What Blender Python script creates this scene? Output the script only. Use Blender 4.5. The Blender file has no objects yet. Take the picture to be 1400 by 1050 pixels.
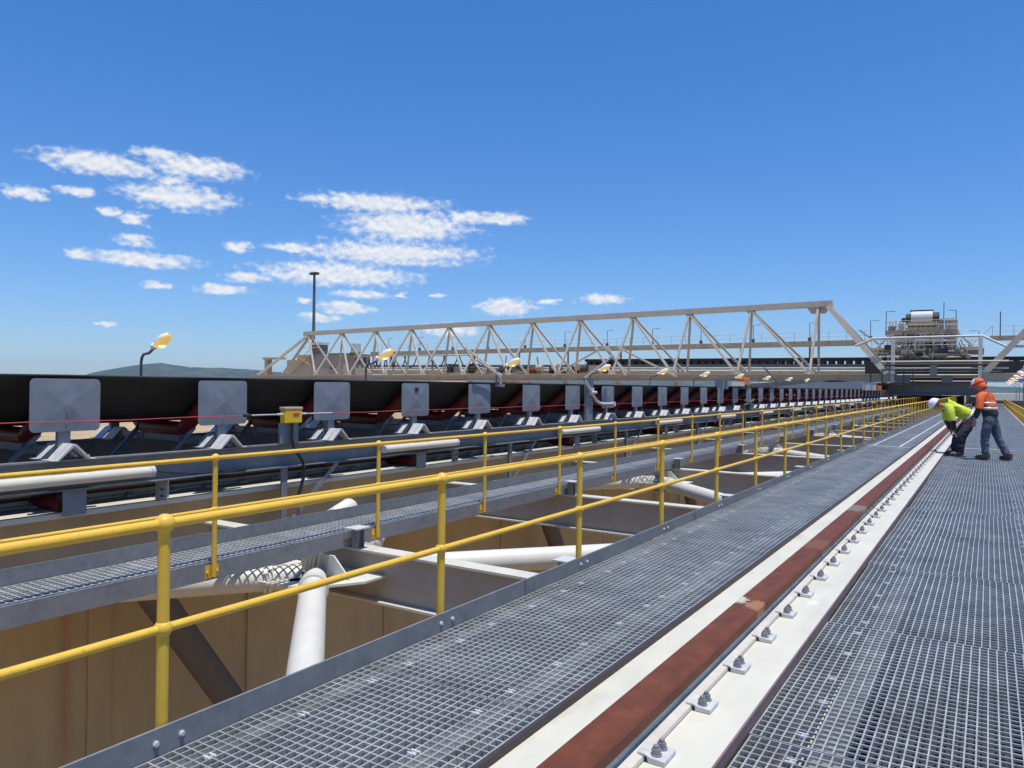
import bpy, math, random
from mathutils import Vector, Matrix
random.seed(7)
R = math.radians
C = bpy.context.scene.collection
scene = bpy.context.scene

# ------------------------------------------------------------------ camera
EYE = 1.55
cam_d = bpy.data.cameras.new('camera')
cam = bpy.data.objects.new('camera', cam_d)
C.objects.link(cam)
cam_d.sensor_width = 36.0
cam_d.lens = 36.0 * 1036.0 / 1400.0
cam_d.clip_start = 0.05
cam_d.clip_end = 30000
_f = 1036.0
_dy = Vector((1352.6 - 700, 535.2 - 525, _f)).normalized()
_roll = R(0.82)
_u = Vector((math.sin(_roll), -math.cos(_roll), 0))
_u.z = -(_u.x * _dy.x + _u.y * _dy.y) / _dy.z
_u.normalize()
_r = _dy.cross(_u)
right = Vector((_r.x, _dy.x, _u.x)); down = Vector((_r.y, _dy.y, _u.y)); fwd = Vector((_r.z, _dy.z, _u.z))
M4 = Matrix.Identity(4)
for i in range(3):
    M4[i][0] = right[i]; M4[i][1] = -down[i]; M4[i][2] = -fwd[i]
M4[0][3], M4[1][3], M4[2][3] = 0, 0, EYE
cam.matrix_world = M4
scene.camera = cam

# ------------------------------------------------------------------ light
SUN_EL, SUN_AZ = 78.5, 114.0          # azimuth clockwise from +Y
sl = bpy.data.lights.new('sun', 'SUN'); sl.energy = 5.0; sl.angle = R(0.53); sl.color = (1.0, 0.955, 0.88)
so = bpy.data.objects.new('sun', sl); C.objects.link(so)
sdir = Vector((math.sin(R(SUN_AZ)) * math.cos(R(SUN_EL)), math.cos(R(SUN_AZ)) * math.cos(R(SUN_EL)), math.sin(R(SUN_EL))))
so.rotation_euler = sdir.to_track_quat('Z', 'Y').to_euler()
so.location = (20, 10, 60)
scene.view_settings.view_transform = 'Standard'
scene.view_settings.look = 'None'
scene.view_settings.exposure = 0.0
scene.view_settings.gamma = 1.0

world = bpy.data.worlds.new('World'); scene.world = world; world.use_nodes = True
nt = world.node_tree; nt.nodes.clear()
def N(t, **k):
    n = nt.nodes.new(t)
    for a, b in k.items(): setattr(n, a, b)
    return n
def L(a, b): nt.links.new(a, b)
out = N('ShaderNodeOutputWorld'); bg = N('ShaderNodeBackground'); bg.inputs[1].default_value = 0.075
sky = N('ShaderNodeTexSky'); sky.sky_type = 'NISHITA'; sky.sun_disc = False
sky.sun_elevation = R(SUN_EL); sky.sun_rotation = R(SUN_AZ)
sky.air_density = 1.15; sky.dust_density = 0.1; sky.ozone_density = 2.0; sky.altitude = 50
tint = N('ShaderNodeMix', data_type='RGBA', blend_type='MULTIPLY'); tint.inputs[0].default_value = 1
tc = N('ShaderNodeTexCoord')
sep = N('ShaderNodeSeparateXYZ'); L(tc.outputs['Generated'], sep.inputs[0])
az = N('ShaderNodeMath', operation='ARCTAN2'); L(sep.outputs[0], az.inputs[0]); L(sep.outputs[1], az.inputs[1])
el = N('ShaderNodeMath', operation='ARCSINE'); L(sep.outputs[2], el.inputs[0])
cmb = N('ShaderNodeCombineXYZ'); L(az.outputs[0], cmb.inputs[0]); L(el.outputs[0], cmb.inputs[1])
deg = N('ShaderNodeVectorMath', operation='SCALE'); deg.inputs[3].default_value = 180 / math.pi
L(cmb.outputs[0], deg.inputs[0])
ramp = N('ShaderNodeMapRange'); L(el.outputs[0], ramp.inputs[0]); ramp.inputs[1].default_value = 0.0; ramp.inputs[2].default_value = .42
tc2 = N('ShaderNodeMix', data_type='RGBA'); L(ramp.outputs[0], tc2.inputs[0]); tc2.inputs[6].default_value = (.84, 1.15, 1.84, 1); tc2.inputs[7].default_value = (.54, 1.18, 1.90, 1)
L(sky.outputs[0], tint.inputs[6]); L(tc2.outputs[2], tint.inputs[7])
# slow warp so cloud outlines are ragged
nz1 = N('ShaderNodeTexNoise'); nz1.inputs['Scale'].default_value = 0.75; nz1.inputs['Detail'].default_value = 4
st = N('ShaderNodeVectorMath', operation='MULTIPLY'); st.inputs[1].default_value = (1, 2.2, 1)
L(deg.outputs[0], st.inputs[0]); L(st.outputs[0], nz1.inputs['Vector'])
w1 = N('ShaderNodeVectorMath', operation='SUBTRACT'); L(nz1.outputs['Color'], w1.inputs[0]); w1.inputs[1].default_value = (.5, .5, .5)
w2 = N('ShaderNodeVectorMath', operation='MULTIPLY'); L(w1.outputs[0], w2.inputs[0]); w2.inputs[1].default_value = (2.4, 0.45, 0)
w3 = N('ShaderNodeVectorMath', operation='ADD'); L(deg.outputs[0], w3.inputs[0]); L(w2.outputs[0], w3.inputs[1])
CLOUDS = [(-61.01, 14.05, 3.28, 0.68), (-54.96, 14.56, 2.98, 0.67), (-56.19, 12.5, 3.31, 0.77), (-65.17, 11.59, 1.18, 0.4), (-62.24, 12.14, 1.09, 0.32), (-56.57, 13.56, 1.02, 0.33), (-58.88, 10.72, 0.8, 0.43), (-60.23, 11.0, 0.52, 0.33), (-58.81, 9.38, 1.07, 0.38), (-62.15, 8.2, 0.71, 0.37), (-58.31, 8.12, 3.2, 0.49), (-57.7, 6.5, 0.73, 0.25), (-60.48, 3.69, 0.6, 0.19), (-52.24, 9.45, 0.88, 0.35), (-42.69, 13.2, 4.77, 0.57), (-40.35, 11.65, 4.37, 1.05), (-33.33, 12.34, 1.88, 0.47), (-41.4, 9.65, 6.01, 0.79), (-48.5, 9.65, 1.54, 0.31), (-45.26, 7.95, 5.24, 0.79), (-51.57, 7.35, 1.39, 0.36), (-53.22, 6.44, 1.46, 0.36), (-43.55, 6.53, 2.03, 0.27), (-44.7, 5.52, 1.86, 0.43), (-46.63, 4.71, 1.36, 0.32), (-47.63, 5.94, 0.67, 0.21), (-32.85, 5.94, 1.88, 0.66), (-29.43, 6.31, 0.99, 0.22), (-25.53, 6.54, 1.52, 0.33), (-40.49, 6.58, 0.38, 0.22), (-37.76, 6.6, 0.55, 0.16), (-36.96, 4.11, 2.2, 0.44), (-57.51, 15.18, 1.37, 0.37), (-35.71, 12.44, 1.66, 0.47)]
prev = None
for (a, e, ra, re) in CLOUDS:
    s1 = N('ShaderNodeVectorMath', operation='SUBTRACT'); L(w3.outputs[0], s1.inputs[0]); s1.inputs[1].default_value = (a, e - .05, 0)
    s2 = N('ShaderNodeVectorMath', operation='MULTIPLY'); L(s1.outputs[0], s2.inputs[0]); s2.inputs[1].default_value = (1 / ra, 1 / re, 0)
    ln = N('ShaderNodeVectorMath', operation='LENGTH'); L(s2.outputs[0], ln.inputs[0])
    if prev is None: prev = ln.outputs['Value']
    else:
        mn = N('ShaderNodeMath', operation='SMOOTH_MIN'); L(prev, mn.inputs[0]); L(ln.outputs['Value'], mn.inputs[1]); mn.inputs[2].default_value = .25
        prev = mn.outputs[0]
nz2 = N('ShaderNodeTexNoise'); nz2.inputs['Scale'].default_value = 1.6; nz2.inputs['Detail'].default_value = 8; nz2.inputs['Roughness'].default_value = .52
st2 = N('ShaderNodeVectorMath', operation='MULTIPLY'); st2.inputs[1].default_value = (1, 1.45, 1); L(deg.outputs[0], st2.inputs[0])
L(st2.outputs[0], nz2.inputs['Vector'])
up2 = N('ShaderNodeVectorMath', operation='ADD'); L(st2.outputs[0], up2.inputs[0]); up2.inputs[1].default_value = (.10, .42, 0)
nz4 = N('ShaderNodeTexNoise'); nz4.inputs['Scale'].default_value = 1.6; nz4.inputs['Detail'].default_value = 3; nz4.inputs['Roughness'].default_value = .5
L(up2.outputs[0], nz4.inputs['Vector'])
emb = N('ShaderNodeMath', operation='SUBTRACT'); L(nz2.outputs['Fac'], emb.inputs[1]); L(nz4.outputs['Fac'], emb.inputs[0])
emr = N('ShaderNodeMapRange'); L(emb.outputs[0], emr.inputs[0]); emr.inputs[1].default_value = -.42; emr.inputs[2].default_value = .20
ma = N('ShaderNodeMath', operation='MULTIPLY_ADD'); L(nz2.outputs['Fac'], ma.inputs[0]); ma.inputs[1].default_value = 1.7; L(prev, ma.inputs[2])
mr = N('ShaderNodeMapRange'); mr.interpolation_type = 'SMOOTHSTEP'; L(ma.outputs[0], mr.inputs[0])
mr.inputs[1].default_value = 2.26; mr.inputs[2].default_value = 1.22; mr.inputs[3].default_value = 0; mr.inputs[4].default_value = .93
mixc = N('ShaderNodeMix', data_type='RGBA'); L(mr.outputs[0], mixc.inputs[0]); L(tint.outputs[2], mixc.inputs[6])
nz3 = N('ShaderNodeTexNoise'); nz3.inputs['Scale'].default_value = 1.3; nz3.inputs['Detail'].default_value = 5; L(st.outputs[0], nz3.inputs['Vector'])
cr = N('ShaderNodeMix', data_type='RGBA'); L(emr.outputs[0], cr.inputs[0]); cr.inputs[6].default_value = (8.2, 9.3, 11.0, 1); cr.inputs[7].default_value = (12.4, 12.5, 12.7, 1)
L(cr.outputs[2], mixc.inputs[7]); L(mixc.outputs[2], bg.inputs[0]); L(bg.outputs[0], out.inputs[0])

# ------------------------------------------------------------------ materials
def mat(name, col, rough=.6, metal=0., var=.12, scale=6., col2=None, fac2=(.55, .7), scale2=1.5, bump=0., bscale=60., emit=None, stretch=None, spec=.5):
    m = bpy.data.materials.new(name); m.use_nodes = True
    t = m.node_tree; b = t.nodes['Principled BSDF']
    b.inputs['Roughness'].default_value = rough; b.inputs['Metallic'].default_value = metal
    b.inputs['Specular IOR Level'].default_value = spec
    if emit:
        b.inputs['Base Color'].default_value = (*col, 1)
        b.inputs['Emission Color'].default_value = (*emit[0], 1); b.inputs['Emission Strength'].default_value = emit[1]
        return m
    geo = t.nodes.new('ShaderNodeNewGeometry'); src = geo.outputs['Position']
    if stretch:
        mp = t.nodes.new('ShaderNodeVectorMath'); mp.operation = 'MULTIPLY'; mp.inputs[1].default_value = stretch
        t.links.new(src, mp.inputs[0]); src = mp.outputs[0]
    n = t.nodes.new('ShaderNodeTexNoise'); n.inputs['Scale'].default_value = scale; n.inputs['Detail'].default_value = 6; n.inputs['Roughness'].default_value = .65
    t.links.new(src, n.inputs['Vector'])
    r = t.nodes.new('ShaderNodeMapRange'); r.inputs[1].default_value = .3; r.inputs[2].default_value = .7
    r.inputs[3].default_value = 1 - var; r.inputs[4].default_value = 1 + var
    t.links.new(n.outputs['Fac'], r.inputs[0])
    base = t.nodes.new('ShaderNodeMix'); base.data_type = 'RGBA'
    base.inputs[6].default_value = (*col, 1); base.inputs[7].default_value = (*(col2 or col), 1); base.inputs[0].default_value = 0
    if col2:
        n2 = t.nodes.new('ShaderNodeTexNoise'); n2.inputs['Scale'].default_value = scale2; n2.inputs['Detail'].default_value = 7; n2.inputs['Roughness'].default_value = .7
        t.links.new(src, n2.inputs['Vector'])
        r2 = t.nodes.new('ShaderNodeMapRange'); r2.inputs[1].default_value = fac2[0]; r2.inputs[2].default_value = fac2[1]
        t.links.new(n2.outputs['Fac'], r2.inputs[0]); t.links.new(r2.outputs[0], base.inputs[0])
    hv = t.nodes.new('ShaderNodeVectorMath'); hv.operation = 'SCALE'
    t.links.new(base.outputs[2], hv.inputs[0]); t.links.new(r.outputs[0], hv.inputs[3])
    t.links.new(hv.outputs[0], b.inputs['Base Color'])
    rr = t.nodes.new('ShaderNodeMapRange'); rr.inputs[3].default_value = max(.05, rough - .1); rr.inputs[4].default_value = min(1, rough + .1)
    t.links.new(n.outputs['Fac'], rr.inputs[0]); t.links.new(rr.outputs[0], b.inputs['Roughness'])
    if bump:
        n3 = t.nodes.new('ShaderNodeTexNoise'); n3.inputs['Scale'].default_value = bscale; n3.inputs['Detail'].default_value = 4
        t.links.new(src, n3.inputs['Vector'])
        bp = t.nodes.new('ShaderNodeBump'); bp.inputs['Strength'].default_value = bump; bp.inputs['Distance'].default_value = .01
        t.links.new(n3.outputs['Fac'], bp.inputs['Height']); t.links.new(bp.outputs[0], b.inputs['Normal'])
    return m
M = dict(
    yellow=mat('yellow_paint', (.71, .44, .05), .42, var=.08, scale=9, col2=(.34, .18, .06), fac2=(.61, .72), scale2=18, bump=.10),
    cream=mat('cream_paint', (.565, .545, .455), .5, var=.07, scale=5, col2=(.42, .385, .29), fac2=(.58, .80), scale2=2.6, stretch=(1, .4, 1)),
    white=mat('white_paint', (.60, .585, .515), .5, var=.05, scale=4, col2=(.64, .61, .54), fac2=(.6, .8)),
    galv=mat('galvanised_steel', (.215, .222, .225), .5, metal=.1, var=.14, scale=14, col2=(.165, .172, .175), fac2=(.45, .7), scale2=4),
    grate=mat('grating_steel', (.50, .51, .49), .45, metal=.40, var=.18, scale=7, col2=(.34, .345, .33), fac2=(.42, .7), scale2=1.7),
    bright=mat('bright_fixing', (.60, .61, .615), .35, metal=.2, var=.05),
    lightgrey=mat('light_galvanised', (.53, .53, .525), .5, metal=.05, var=.12, scale=18, col2=(.44, .45, .47), fac2=(.5, .7), scale2=6),
    guard=mat('grey_guard_steel', (.20, .228, .265), .5, metal=.1, var=.08, scale=14, col2=(.165, .185, .21), fac2=(.50, .70), scale2=4.5),
    rust=mat('rust_red_rail', (.130, .041, .019), .55, var=.28, scale=9, col2=(.20, .078, .042), fac2=(.62, .76), scale2=4.0, bump=.25, bscale=120, stretch=(1, .6, 1), spec=.2),
    railweb=mat('rail_web_paint', (.52, .49, .43), .6, var=.12),
    belt=mat('black_rubber', (.013, .013, .014), .75, var=.35, scale=6, col2=(.042, .038, .034), fac2=(.48, .8), stretch=(1, .3, 1)),
    red=mat('red_roller', (.17, .017, .017), .5, var=.2, scale=6, col2=(.10, .018, .016), fac2=(.5, .7)),
    redcord=mat('red_cord', (.55, .05, .07), .6, var=.05),
    tube=mat('tube_diffuser', (.62, .585, .47), .35, var=.04, scale=8),
    switch=mat('switch_yellow', (.72, .47, .02), .45, var=.06),
    black=mat('black_plastic', (.02, .02, .022), .5, var=.1),
    dark=mat('dark_machinery', (.042, .038, .035), .7, var=.3, scale=3),
    truss=mat('beige_steel', (.52, .465, .375), .55, var=.08, scale=1.2, col2=(.42, .36, .29), fac2=(.5, .75), scale2=.8),
    tan=mat('tan_steel', (.46, .37, .25), .6, var=.16, scale=1.0, col2=(.32, .235, .145), fac2=(.5, .7), scale2=1.4),
    greybeam=mat('grey_beam', (.17, .17, .16), .6, var=.1, scale=1.5),
    wallm=mat('brown_concrete', (.455, .35, .20), .85, var=.07, scale=1.4, col2=(.39, .295, .165), fac2=(.45, .7), scale2=.9, bump=.15, bscale=25, stretch=(1, 1, .35)),
    ground=mat('brown_ground', (.40, .29, .165), .95, var=.18, scale=.25, col2=(.30, .25, .12), fac2=(.5, .62), scale2=.03, bump=.4, bscale=2),
    pit=mat('pit_floor', (.34, .22, .11), .95, var=.2, scale=.6, col2=(.21, .14, .075), fac2=(.5, .65), scale2=.2, bump=.4, bscale=3),
    hill=mat('hill_bush', (.040, .062, .050), .95, var=.25, scale=.008, col2=(.075, .085, .055), fac2=(.5, .65), scale2=.004),
    bldg=mat('beige_cladding', (.40, .35, .29), .7, var=.06, scale=1.0),
    amber=mat('amber_lens', (.7, .42, .1), .25, emit=((1.0, .64, .20), .55)),
    bulb=mat('lit_bulb', (1, .9, .6), .3, emit=((1.0, .82, .34), 1.5)),
    lampwhite=mat('lamp_housing', (.80, .80, .80), .35, var=.05),
    pole=mat('dark_pole', (.10, .12, .15), .5, metal=.3, var=.15),
    cable=mat('blue_cable', (.015, .03, .07), .5, var=.1),
    skin=mat('skin', (.42, .20, .13), .55, var=.06),
    lime=mat('lime_cloth', (.50, .62, .05), .8, var=.15, scale=12, bump=.4, bscale=18),
    orange=mat('orange_cloth', (.66, .11, .028), .8, var=.15, scale=12, bump=.4, bscale=18),
    navy=mat('navy_cloth', (.022, .024, .040), .85, var=.25, scale=10, bump=.4, bscale=16),
    jeans=mat('blue_denim', (.072, .098, .135), .85, var=.25, scale=9, bump=.4, bscale=16),
    boot=mat('brown_leather', (.10, .055, .04), .6, var=.2),
    band=mat('reflective_band', (.62, .63, .64), .4, metal=.2, var=.06),
    hat=mat('hard_hat_white', (.80, .80, .80), .3, var=.03),
    orangebox=mat('orange_paint', (.62, .19, .04), .5, var=.08),
    edgebrown=mat('edge_brown', (.19, .125, .125), .6, var=.15),  # purplish brown for the strip along the girder's flange edge
    braceb=mat('shaded_steel', (.12, .105, .09), .7, var=.15),  # brown-grey with the diagonal brace's shade put into its colour
    conduit=mat('copper_conduit', (.42, .22, .13), .5, var=.1),
    web_shade=mat('shaded_cream', (.37, .33, .275), .7, var=.10, scale=2, col2=(.30, .26, .21), fac2=(.5, .75)),  # darkened cream, the shade on the cross-girder webs put into the colour
    chord=mat('tan_chord', (.45, .375, .28), .55, var=.08, scale=1.2, col2=(.36, .28, .19), fac2=(.5, .75), scale2=.8),
    shedw=mat('blue_grey_sheet', (.13, .15, .20), .6, var=.1),
    nut=mat('dull_nut', (.23, .23, .24), .5, metal=.2, var=.15),
    seal=mat('dark_edge', (.045, .032, .036), .6, var=.2),
    mesh=mat('pale_cover', (.50, .50, .58), .5, var=.1),
)

def stain(m, centre, scale, col, rad):
    t = m.node_tree; b = t.nodes['Principled BSDF']; lk = b.inputs['Base Color'].links[0]; src = lk.from_socket
    geo = t.nodes.new('ShaderNodeNewGeometry')
    a = t.nodes.new('ShaderNodeVectorMath'); a.operation = 'SUBTRACT'; a.inputs[1].default_value = centre; t.links.new(geo.outputs['Position'], a.inputs[0])
    c = t.nodes.new('ShaderNodeVectorMath'); c.operation = 'MULTIPLY'; c.inputs[1].default_value = scale; t.links.new(a.outputs[0], c.inputs[0])
    l = t.nodes.new('ShaderNodeVectorMath'); l.operation = 'LENGTH'; t.links.new(c.outputs[0], l.inputs[0])
    n = t.nodes.new('ShaderNodeTexNoise'); n.inputs['Scale'].default_value = 14; n.inputs['Detail'].default_value = 8; n.inputs['Roughness'].default_value = .75; t.links.new(geo.outputs['Position'], n.inputs['Vector'])
    ad = t.nodes.new('ShaderNodeMath'); ad.operation = 'MULTIPLY_ADD'; t.links.new(n.outputs['Fac'], ad.inputs[0]); ad.inputs[1].default_value = 1.6; t.links.new(l.outputs['Value'], ad.inputs[2])
    r = t.nodes.new('ShaderNodeMapRange'); t.links.new(ad.outputs[0], r.inputs[0]); r.inputs[1].default_value = rad + .8; r.inputs[2].default_value = rad + .55
    mx = t.nodes.new('ShaderNodeMix'); mx.data_type = 'RGBA'; t.links.new(r.outputs[0], mx.inputs[0]); t.links.new(src, mx.inputs[6]); mx.inputs[7].default_value = (*col, 1)
    t.links.new(mx.outputs[2], b.inputs['Base Color'])
stain(M['rust'], (-1.21, 4.80, .2), (10, 5.5, 1), (.30, .14, .07), .68)
stain(M['rust'], (-1.33, 4.86, .2), (12, 7, 1), (.48, .43, .35), .66)
stain(M['rust'], (-1.26, 9.4, .2), (4, 2.2, 1), (.19, .14, .12), .66)
stain(M['rust'], (-1.24, 7.0, .2), (5, 2.6, 1), (.17, .07, .035), .70)
stain(M['cream'], (-1.02, 5.6, .06), (12, 6, 1), (.66, .66, .63), .50)
# ------------------------------------------------------------------ mesh helpers
ORG = {}
class MB:
    def __init__(s): s.v = []; s.f = []; s.sm = []
    def add(s, vs, fs, smooth=False):
        o = len(s.v); s.v += [tuple(v) for v in vs]
        for f in fs: s.f.append([i + o for i in f]); s.sm.append(smooth)
        return s
    def box(s, x0, x1, y0, y1, z0, z1):
        return s.add([(x, y, z) for x in (x0, x1) for y in (y0, y1) for z in (z0, z1)],
                     [(0, 1, 3, 2), (4, 6, 7, 5), (0, 4, 5, 1), (2, 3, 7, 6), (0, 2, 6, 4), (1, 5, 7, 3)])
    def bar(s, p, q, w, h=None, up=(0, 0, 1)):
        h = h or w; p = Vector(p); q = Vector(q); d = (q - p).normalized(); u = Vector(up)
        if abs(d.dot(u)) > .95: u = Vector((1, 0, 0))
        a = d.cross(u).normalized() * w / 2; b = a.cross(d).normalized() * h / 2
        vs = [c + i * a + j * b for c in (p, q) for i in (-1, 1) for j in (-1, 1)]
        return s.add(vs, [(0, 1, 3, 2), (4, 6, 7, 5), (0, 4, 5, 1), (2, 3, 7, 6), (0, 2, 6, 4), (1, 5, 7, 3)])
    def ibeam(s, p, q, w, h, t=.03):
        p = Vector(p); q = Vector(q); d = (q - p).normalized(); z = Vector((0, 0, 1))
        s.bar(p + z * (h / 2 - t / 2), q + z * (h / 2 - t / 2), w, t)
        s.bar(p - z * (h / 2 - t / 2), q - z * (h / 2 - t / 2), w, t)
        return s.bar(p, q, t, h - 2 * t)
    def path(s, pts, r, n=10, cap=True):
        pts = [Vector(p) for p in pts]; rings = []; ref = None
        for i, p in enumerate(pts):
            d = (pts[min(i + 1, len(pts) - 1)] - pts[max(i - 1, 0)]).normalized()
            if ref is None:
                ref = Vector((0, 0, 1)) if abs(d.z) < .9 else Vector((1, 0, 0))
            a = d.cross(ref).normalized(); b = a.cross(d).normalized(); ref = b
            rr = r[i] if isinstance(r, (list, tuple)) else r
            rings.append([p + a * rr * math.cos(2 * math.pi * k / n) + b * rr * math.sin(2 * math.pi * k / n) for k in range(n)])
        vs = [v for g in rings for v in g]; fs = []
        for i in range(len(rings) - 1):
            for k in range(n):
                fs.append((i * n + k, i * n + (k + 1) % n, (i + 1) * n + (k + 1) % n, (i + 1) * n + k))
        s.add(vs, fs, True)
        if cap:
            s.add(rings[0], [tuple(range(n - 1, -1, -1))]); s.add(rings[-1], [tuple(range(n))])
        return s
    def ball(s, c, r, n=12, m=8, sc=(1, 1, 1)):
        c = Vector(c); vs = []; fs = []
        for i in range(m + 1):
            th = math.pi * i / m
            for k in range(n):
                ph = 2 * math.pi * k / n
                vs.append(c + Vector((r * sc[0] * math.sin(th) * math.cos(ph), r * sc[1] * math.sin(th) * math.sin(ph), r * sc[2] * math.cos(th))))
        for i in range(m):
            for k in range(n):
                fs.append((i * n + k, (i + 1) * n + k, (i + 1) * n + (k + 1) % n, i * n + (k + 1) % n))
        return s.add(vs, fs, True)
    def prism(s, poly, axis, a0, a1):
        n = len(poly)
        def P(p, a):
            return {'x': (a, p[0], p[1]), 'y': (p[0], a, p[1]), 'z': (p[0], p[1], a)}[axis]
        vs = [P(p, a0) for p in poly] + [P(p, a1) for p in poly]
        fs = [tuple(range(n)), tuple(range(2 * n - 1, n - 1, -1))] + [(i, i + n, (i + 1) % n + n, (i + 1) % n) for i in range(n)]
        return s.add(vs, fs)
    def build(s, name, m, parent=None, loc=None, bevel=0):
        o = Vector(ORG[parent.name]) if parent else Vector(loc or (0, 0, 0))
        me = bpy.data.meshes.new(name)
        me.from_pydata([tuple(Vector(v) - o) for v in s.v], [], s.f)
        me.polygons.foreach_set('use_smooth', s.sm)
        me.update()
        import bmesh
        bm = bmesh.new(); bm.from_mesh(me)
        bmesh.ops.recalc_face_normals(bm, faces=bm.faces)
        bm.to_mesh(me); bm.free()
        me.materials.append(M[m] if isinstance(m, str) else m)
        ob = bpy.data.objects.new(name, me); C.objects.link(ob)
        if parent: ob.parent = parent
        else: ob.location = o
        ORG[ob.name] = tuple(o)
        if bevel:
            b = ob.modifiers.new('bevel', 'BEVEL'); b.width = bevel; b.segments = 2; b.limit_method = 'ANGLE'
        return ob
def tag(o, label, cat, group=None, kind=None):
    o['label'] = label; o['category'] = cat
    if group: o['group'] = group
    if kind: o['kind'] = kind
    return o
def thing(name, label, cat, loc=(0, 0, 0), group=None):
    o = bpy.data.objects.new(name, None); C.objects.link(o); o.location = loc
    o.empty_display_size = .2
    ORG[o.name] = tuple(loc)
    return tag(o, label, cat, group)
def dup(root, loc, label=None, skip=()):
    r = root.copy(); C.objects.link(r); r.location = loc
    ORG[r.name] = tuple(loc)
    if label: r['label'] = label
    for ch in list(root.children):
        if ch.name.split('.')[0] in skip: continue
        c = ch.copy(); C.objects.link(c); c.parent = r
        for g in ch.children:
            d = g.copy(); C.objects.link(d); d.parent = c
    return r
_ONES = 'zeroth first second third fourth fifth sixth seventh eighth ninth tenth eleventh twelfth thirteenth fourteenth fifteenth sixteenth seventeenth eighteenth nineteenth'.split()
_TENS = {2: ('twentieth', 'twenty'), 3: ('thirtieth', 'thirty'), 4: ('fortieth', 'forty'), 5: ('fiftieth', 'fifty'), 6: ('sixtieth', 'sixty')}
def nth(n):
    if n < 20: return _ONES[n]
    a, b = divmod(n, 10)
    return _TENS[a][0] if b == 0 else _TENS[a][1] + '-' + _ONES[b]
YN, YF = -3.0, 113.0     # near and far ends of the long runs

# ------------------------------------------------------------------ setting: ground and hills
g = MB()
rad = [0, 60, 150, 400, 1200, 4000, 8000]; n = 64
vs = [(0, 40, -7)]
for r_ in rad[1:]:
    for k in range(n): vs.append((r_ * math.cos(2 * math.pi * k / n), 40 + r_ * math.sin(2 * math.pi * k / n), -7))
fs = [(0, 1 + k, 1 + (k + 1) % n) for k in range(n)]
for i in range(len(rad) - 2):
    for k in range(n):
        a = 1 + i * n + k; b = 1 + i * n + (k + 1) % n
        fs.append((a, a + n, b + n, b))
g.add(vs, fs)
o = g.build('ground', 'ground'); o['kind'] = 'structure'

def ridge(name, prof, dist, depth, seed):
    rnd = random.Random(seed); mb = MB(); rows = []
    pts = []
    for (a0, e0), (a1, e1) in zip(prof[:-1], prof[1:]):
        st_ = max(2, int((a1 - a0) / .35))
        for k in range(st_): t = k / st_; pts.append((a0 + (a1 - a0) * t, e0 + (e1 - e0) * t))
    pts.append(prof[-1])
    for (a, e) in pts:
        h = dist * math.tan(R(e)) + EYE + rnd.uniform(-1, 1) * dist * .00035
        row = []
        for j, (dd, hh) in enumerate([(-.5, 0), (-.33, .28), (-.18, .62), (0, 1), (.25, .6), (.5, 0)]):
            d = dist + dd * depth + (rnd.uniform(-.06, .06) * depth if 0 < j < 5 and j != 3 else 0)
            z = -8 + (h + 8) * hh * (rnd.uniform(.86, 1.1) if j in (1, 2, 4) else 1)
            row.append((d * math.sin(R(a)), d * math.cos(R(a)), z))
        rows.append(row)
    vs = [p for r_ in rows for p in r_]; m = 6; fs = []
    for i in range(len(rows) - 1):
        for j in range(m - 1): fs.append((i * m + j, i * m + j + 1, (i + 1) * m + j + 1, (i + 1) * m + j))
    mb.add(vs, fs, True)
    o = mb.build(name, 'hill'); o['kind'] = 'structure'
g = MB(); g.add([(-10.3, -40, -6.98), (9, -40, -6.98), (9, 130, -6.98), (-10.3, 130, -6.98)], [(0, 1, 2, 3)])
o = g.build('pit_floor', 'pit'); o['kind'] = 'structure'
ridge('hills', [(-63.5, -.1), (-61.88, .12), (-61.25, .37), (-60.18, .63), (-59.2, .86), (-58.44, 1.0), (-57.0, 1.16), (-56.2, 1.02), (-55.24, .89), (-53.34, .88), (-51.88, .86), (-50.39, .74), (-47, .5), (-42, .3)], 5200, 1500, 3)
ridge('hills', [(-42, .1), (-35.5, .22), (-32.2, .32), (-28, .3), (-25.6, .36), (-23.4, .66), (-21.3, .42), (-18.1, .67), (-16, .49), (-13.5, .36), (-10, .5), (-5, .4), (2, .3), (8, .2)], 6500, 1500, 5)

# ------------------------------------------------------------------ gratings
def cross_grating_mb(x0, x1, y0, y1, z, px, py):
    mb = MB(); ny = round((y1 - y0) / py); nx = round((x1 - x0) / px)
    for j in range(ny + 1):
        y = y0 + (y1 - y0) * j / ny; mb.box(x0, x1, y - .008, y + .008, z - .016, z)
    for i in range(nx + 1):
        x = x0 + .005 + (x1 - x0 - .01) * i / nx; mb.box(x - .007, x + .007, y0 + .001, y1 - .001, z - .012, z - .0008)
    return mb
def grating_mb(x0, x1, y0, y1, z, px, py, t=.0066, d=.040):
    mb = MB(); w = x1 - x0
    nx = max(2, round(w / px)); L_ = y1 - y0; ny = round(L_ / py)
    for i in range(nx + 1):
        x = x0 + t / 2 + (w - t) * i / nx
        mb.box(x - t / 2, x + t / 2, y0, y1, z - d, z)
    for j in range(1, ny):
        y = y0 + L_ * j / ny
        mb.box(x0 + .001, x1 - .001, y - .0036, y + .0036, z - .011, z - .0008)
    mb.box(x0 - .0005, x1 + .0005, y0 - .003, y0 + .0025, z - d, z - .0008)
    mb.box(x0 - .0005, x1 + .0005, y1 - .0025, y1 + .003, z - d, z - .0008)
    return mb
def clip_mb(x, y, z):
    mb = MB()
    for dy in (-.013, .013): mb.box(x - .022, x + .022, y + dy - .005, y + dy + .005, z - .006, z + .003)
    mb.box(x - .006, x + .006, y - .02, y + .02, z - .012, z - .002)
    return mb
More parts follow.
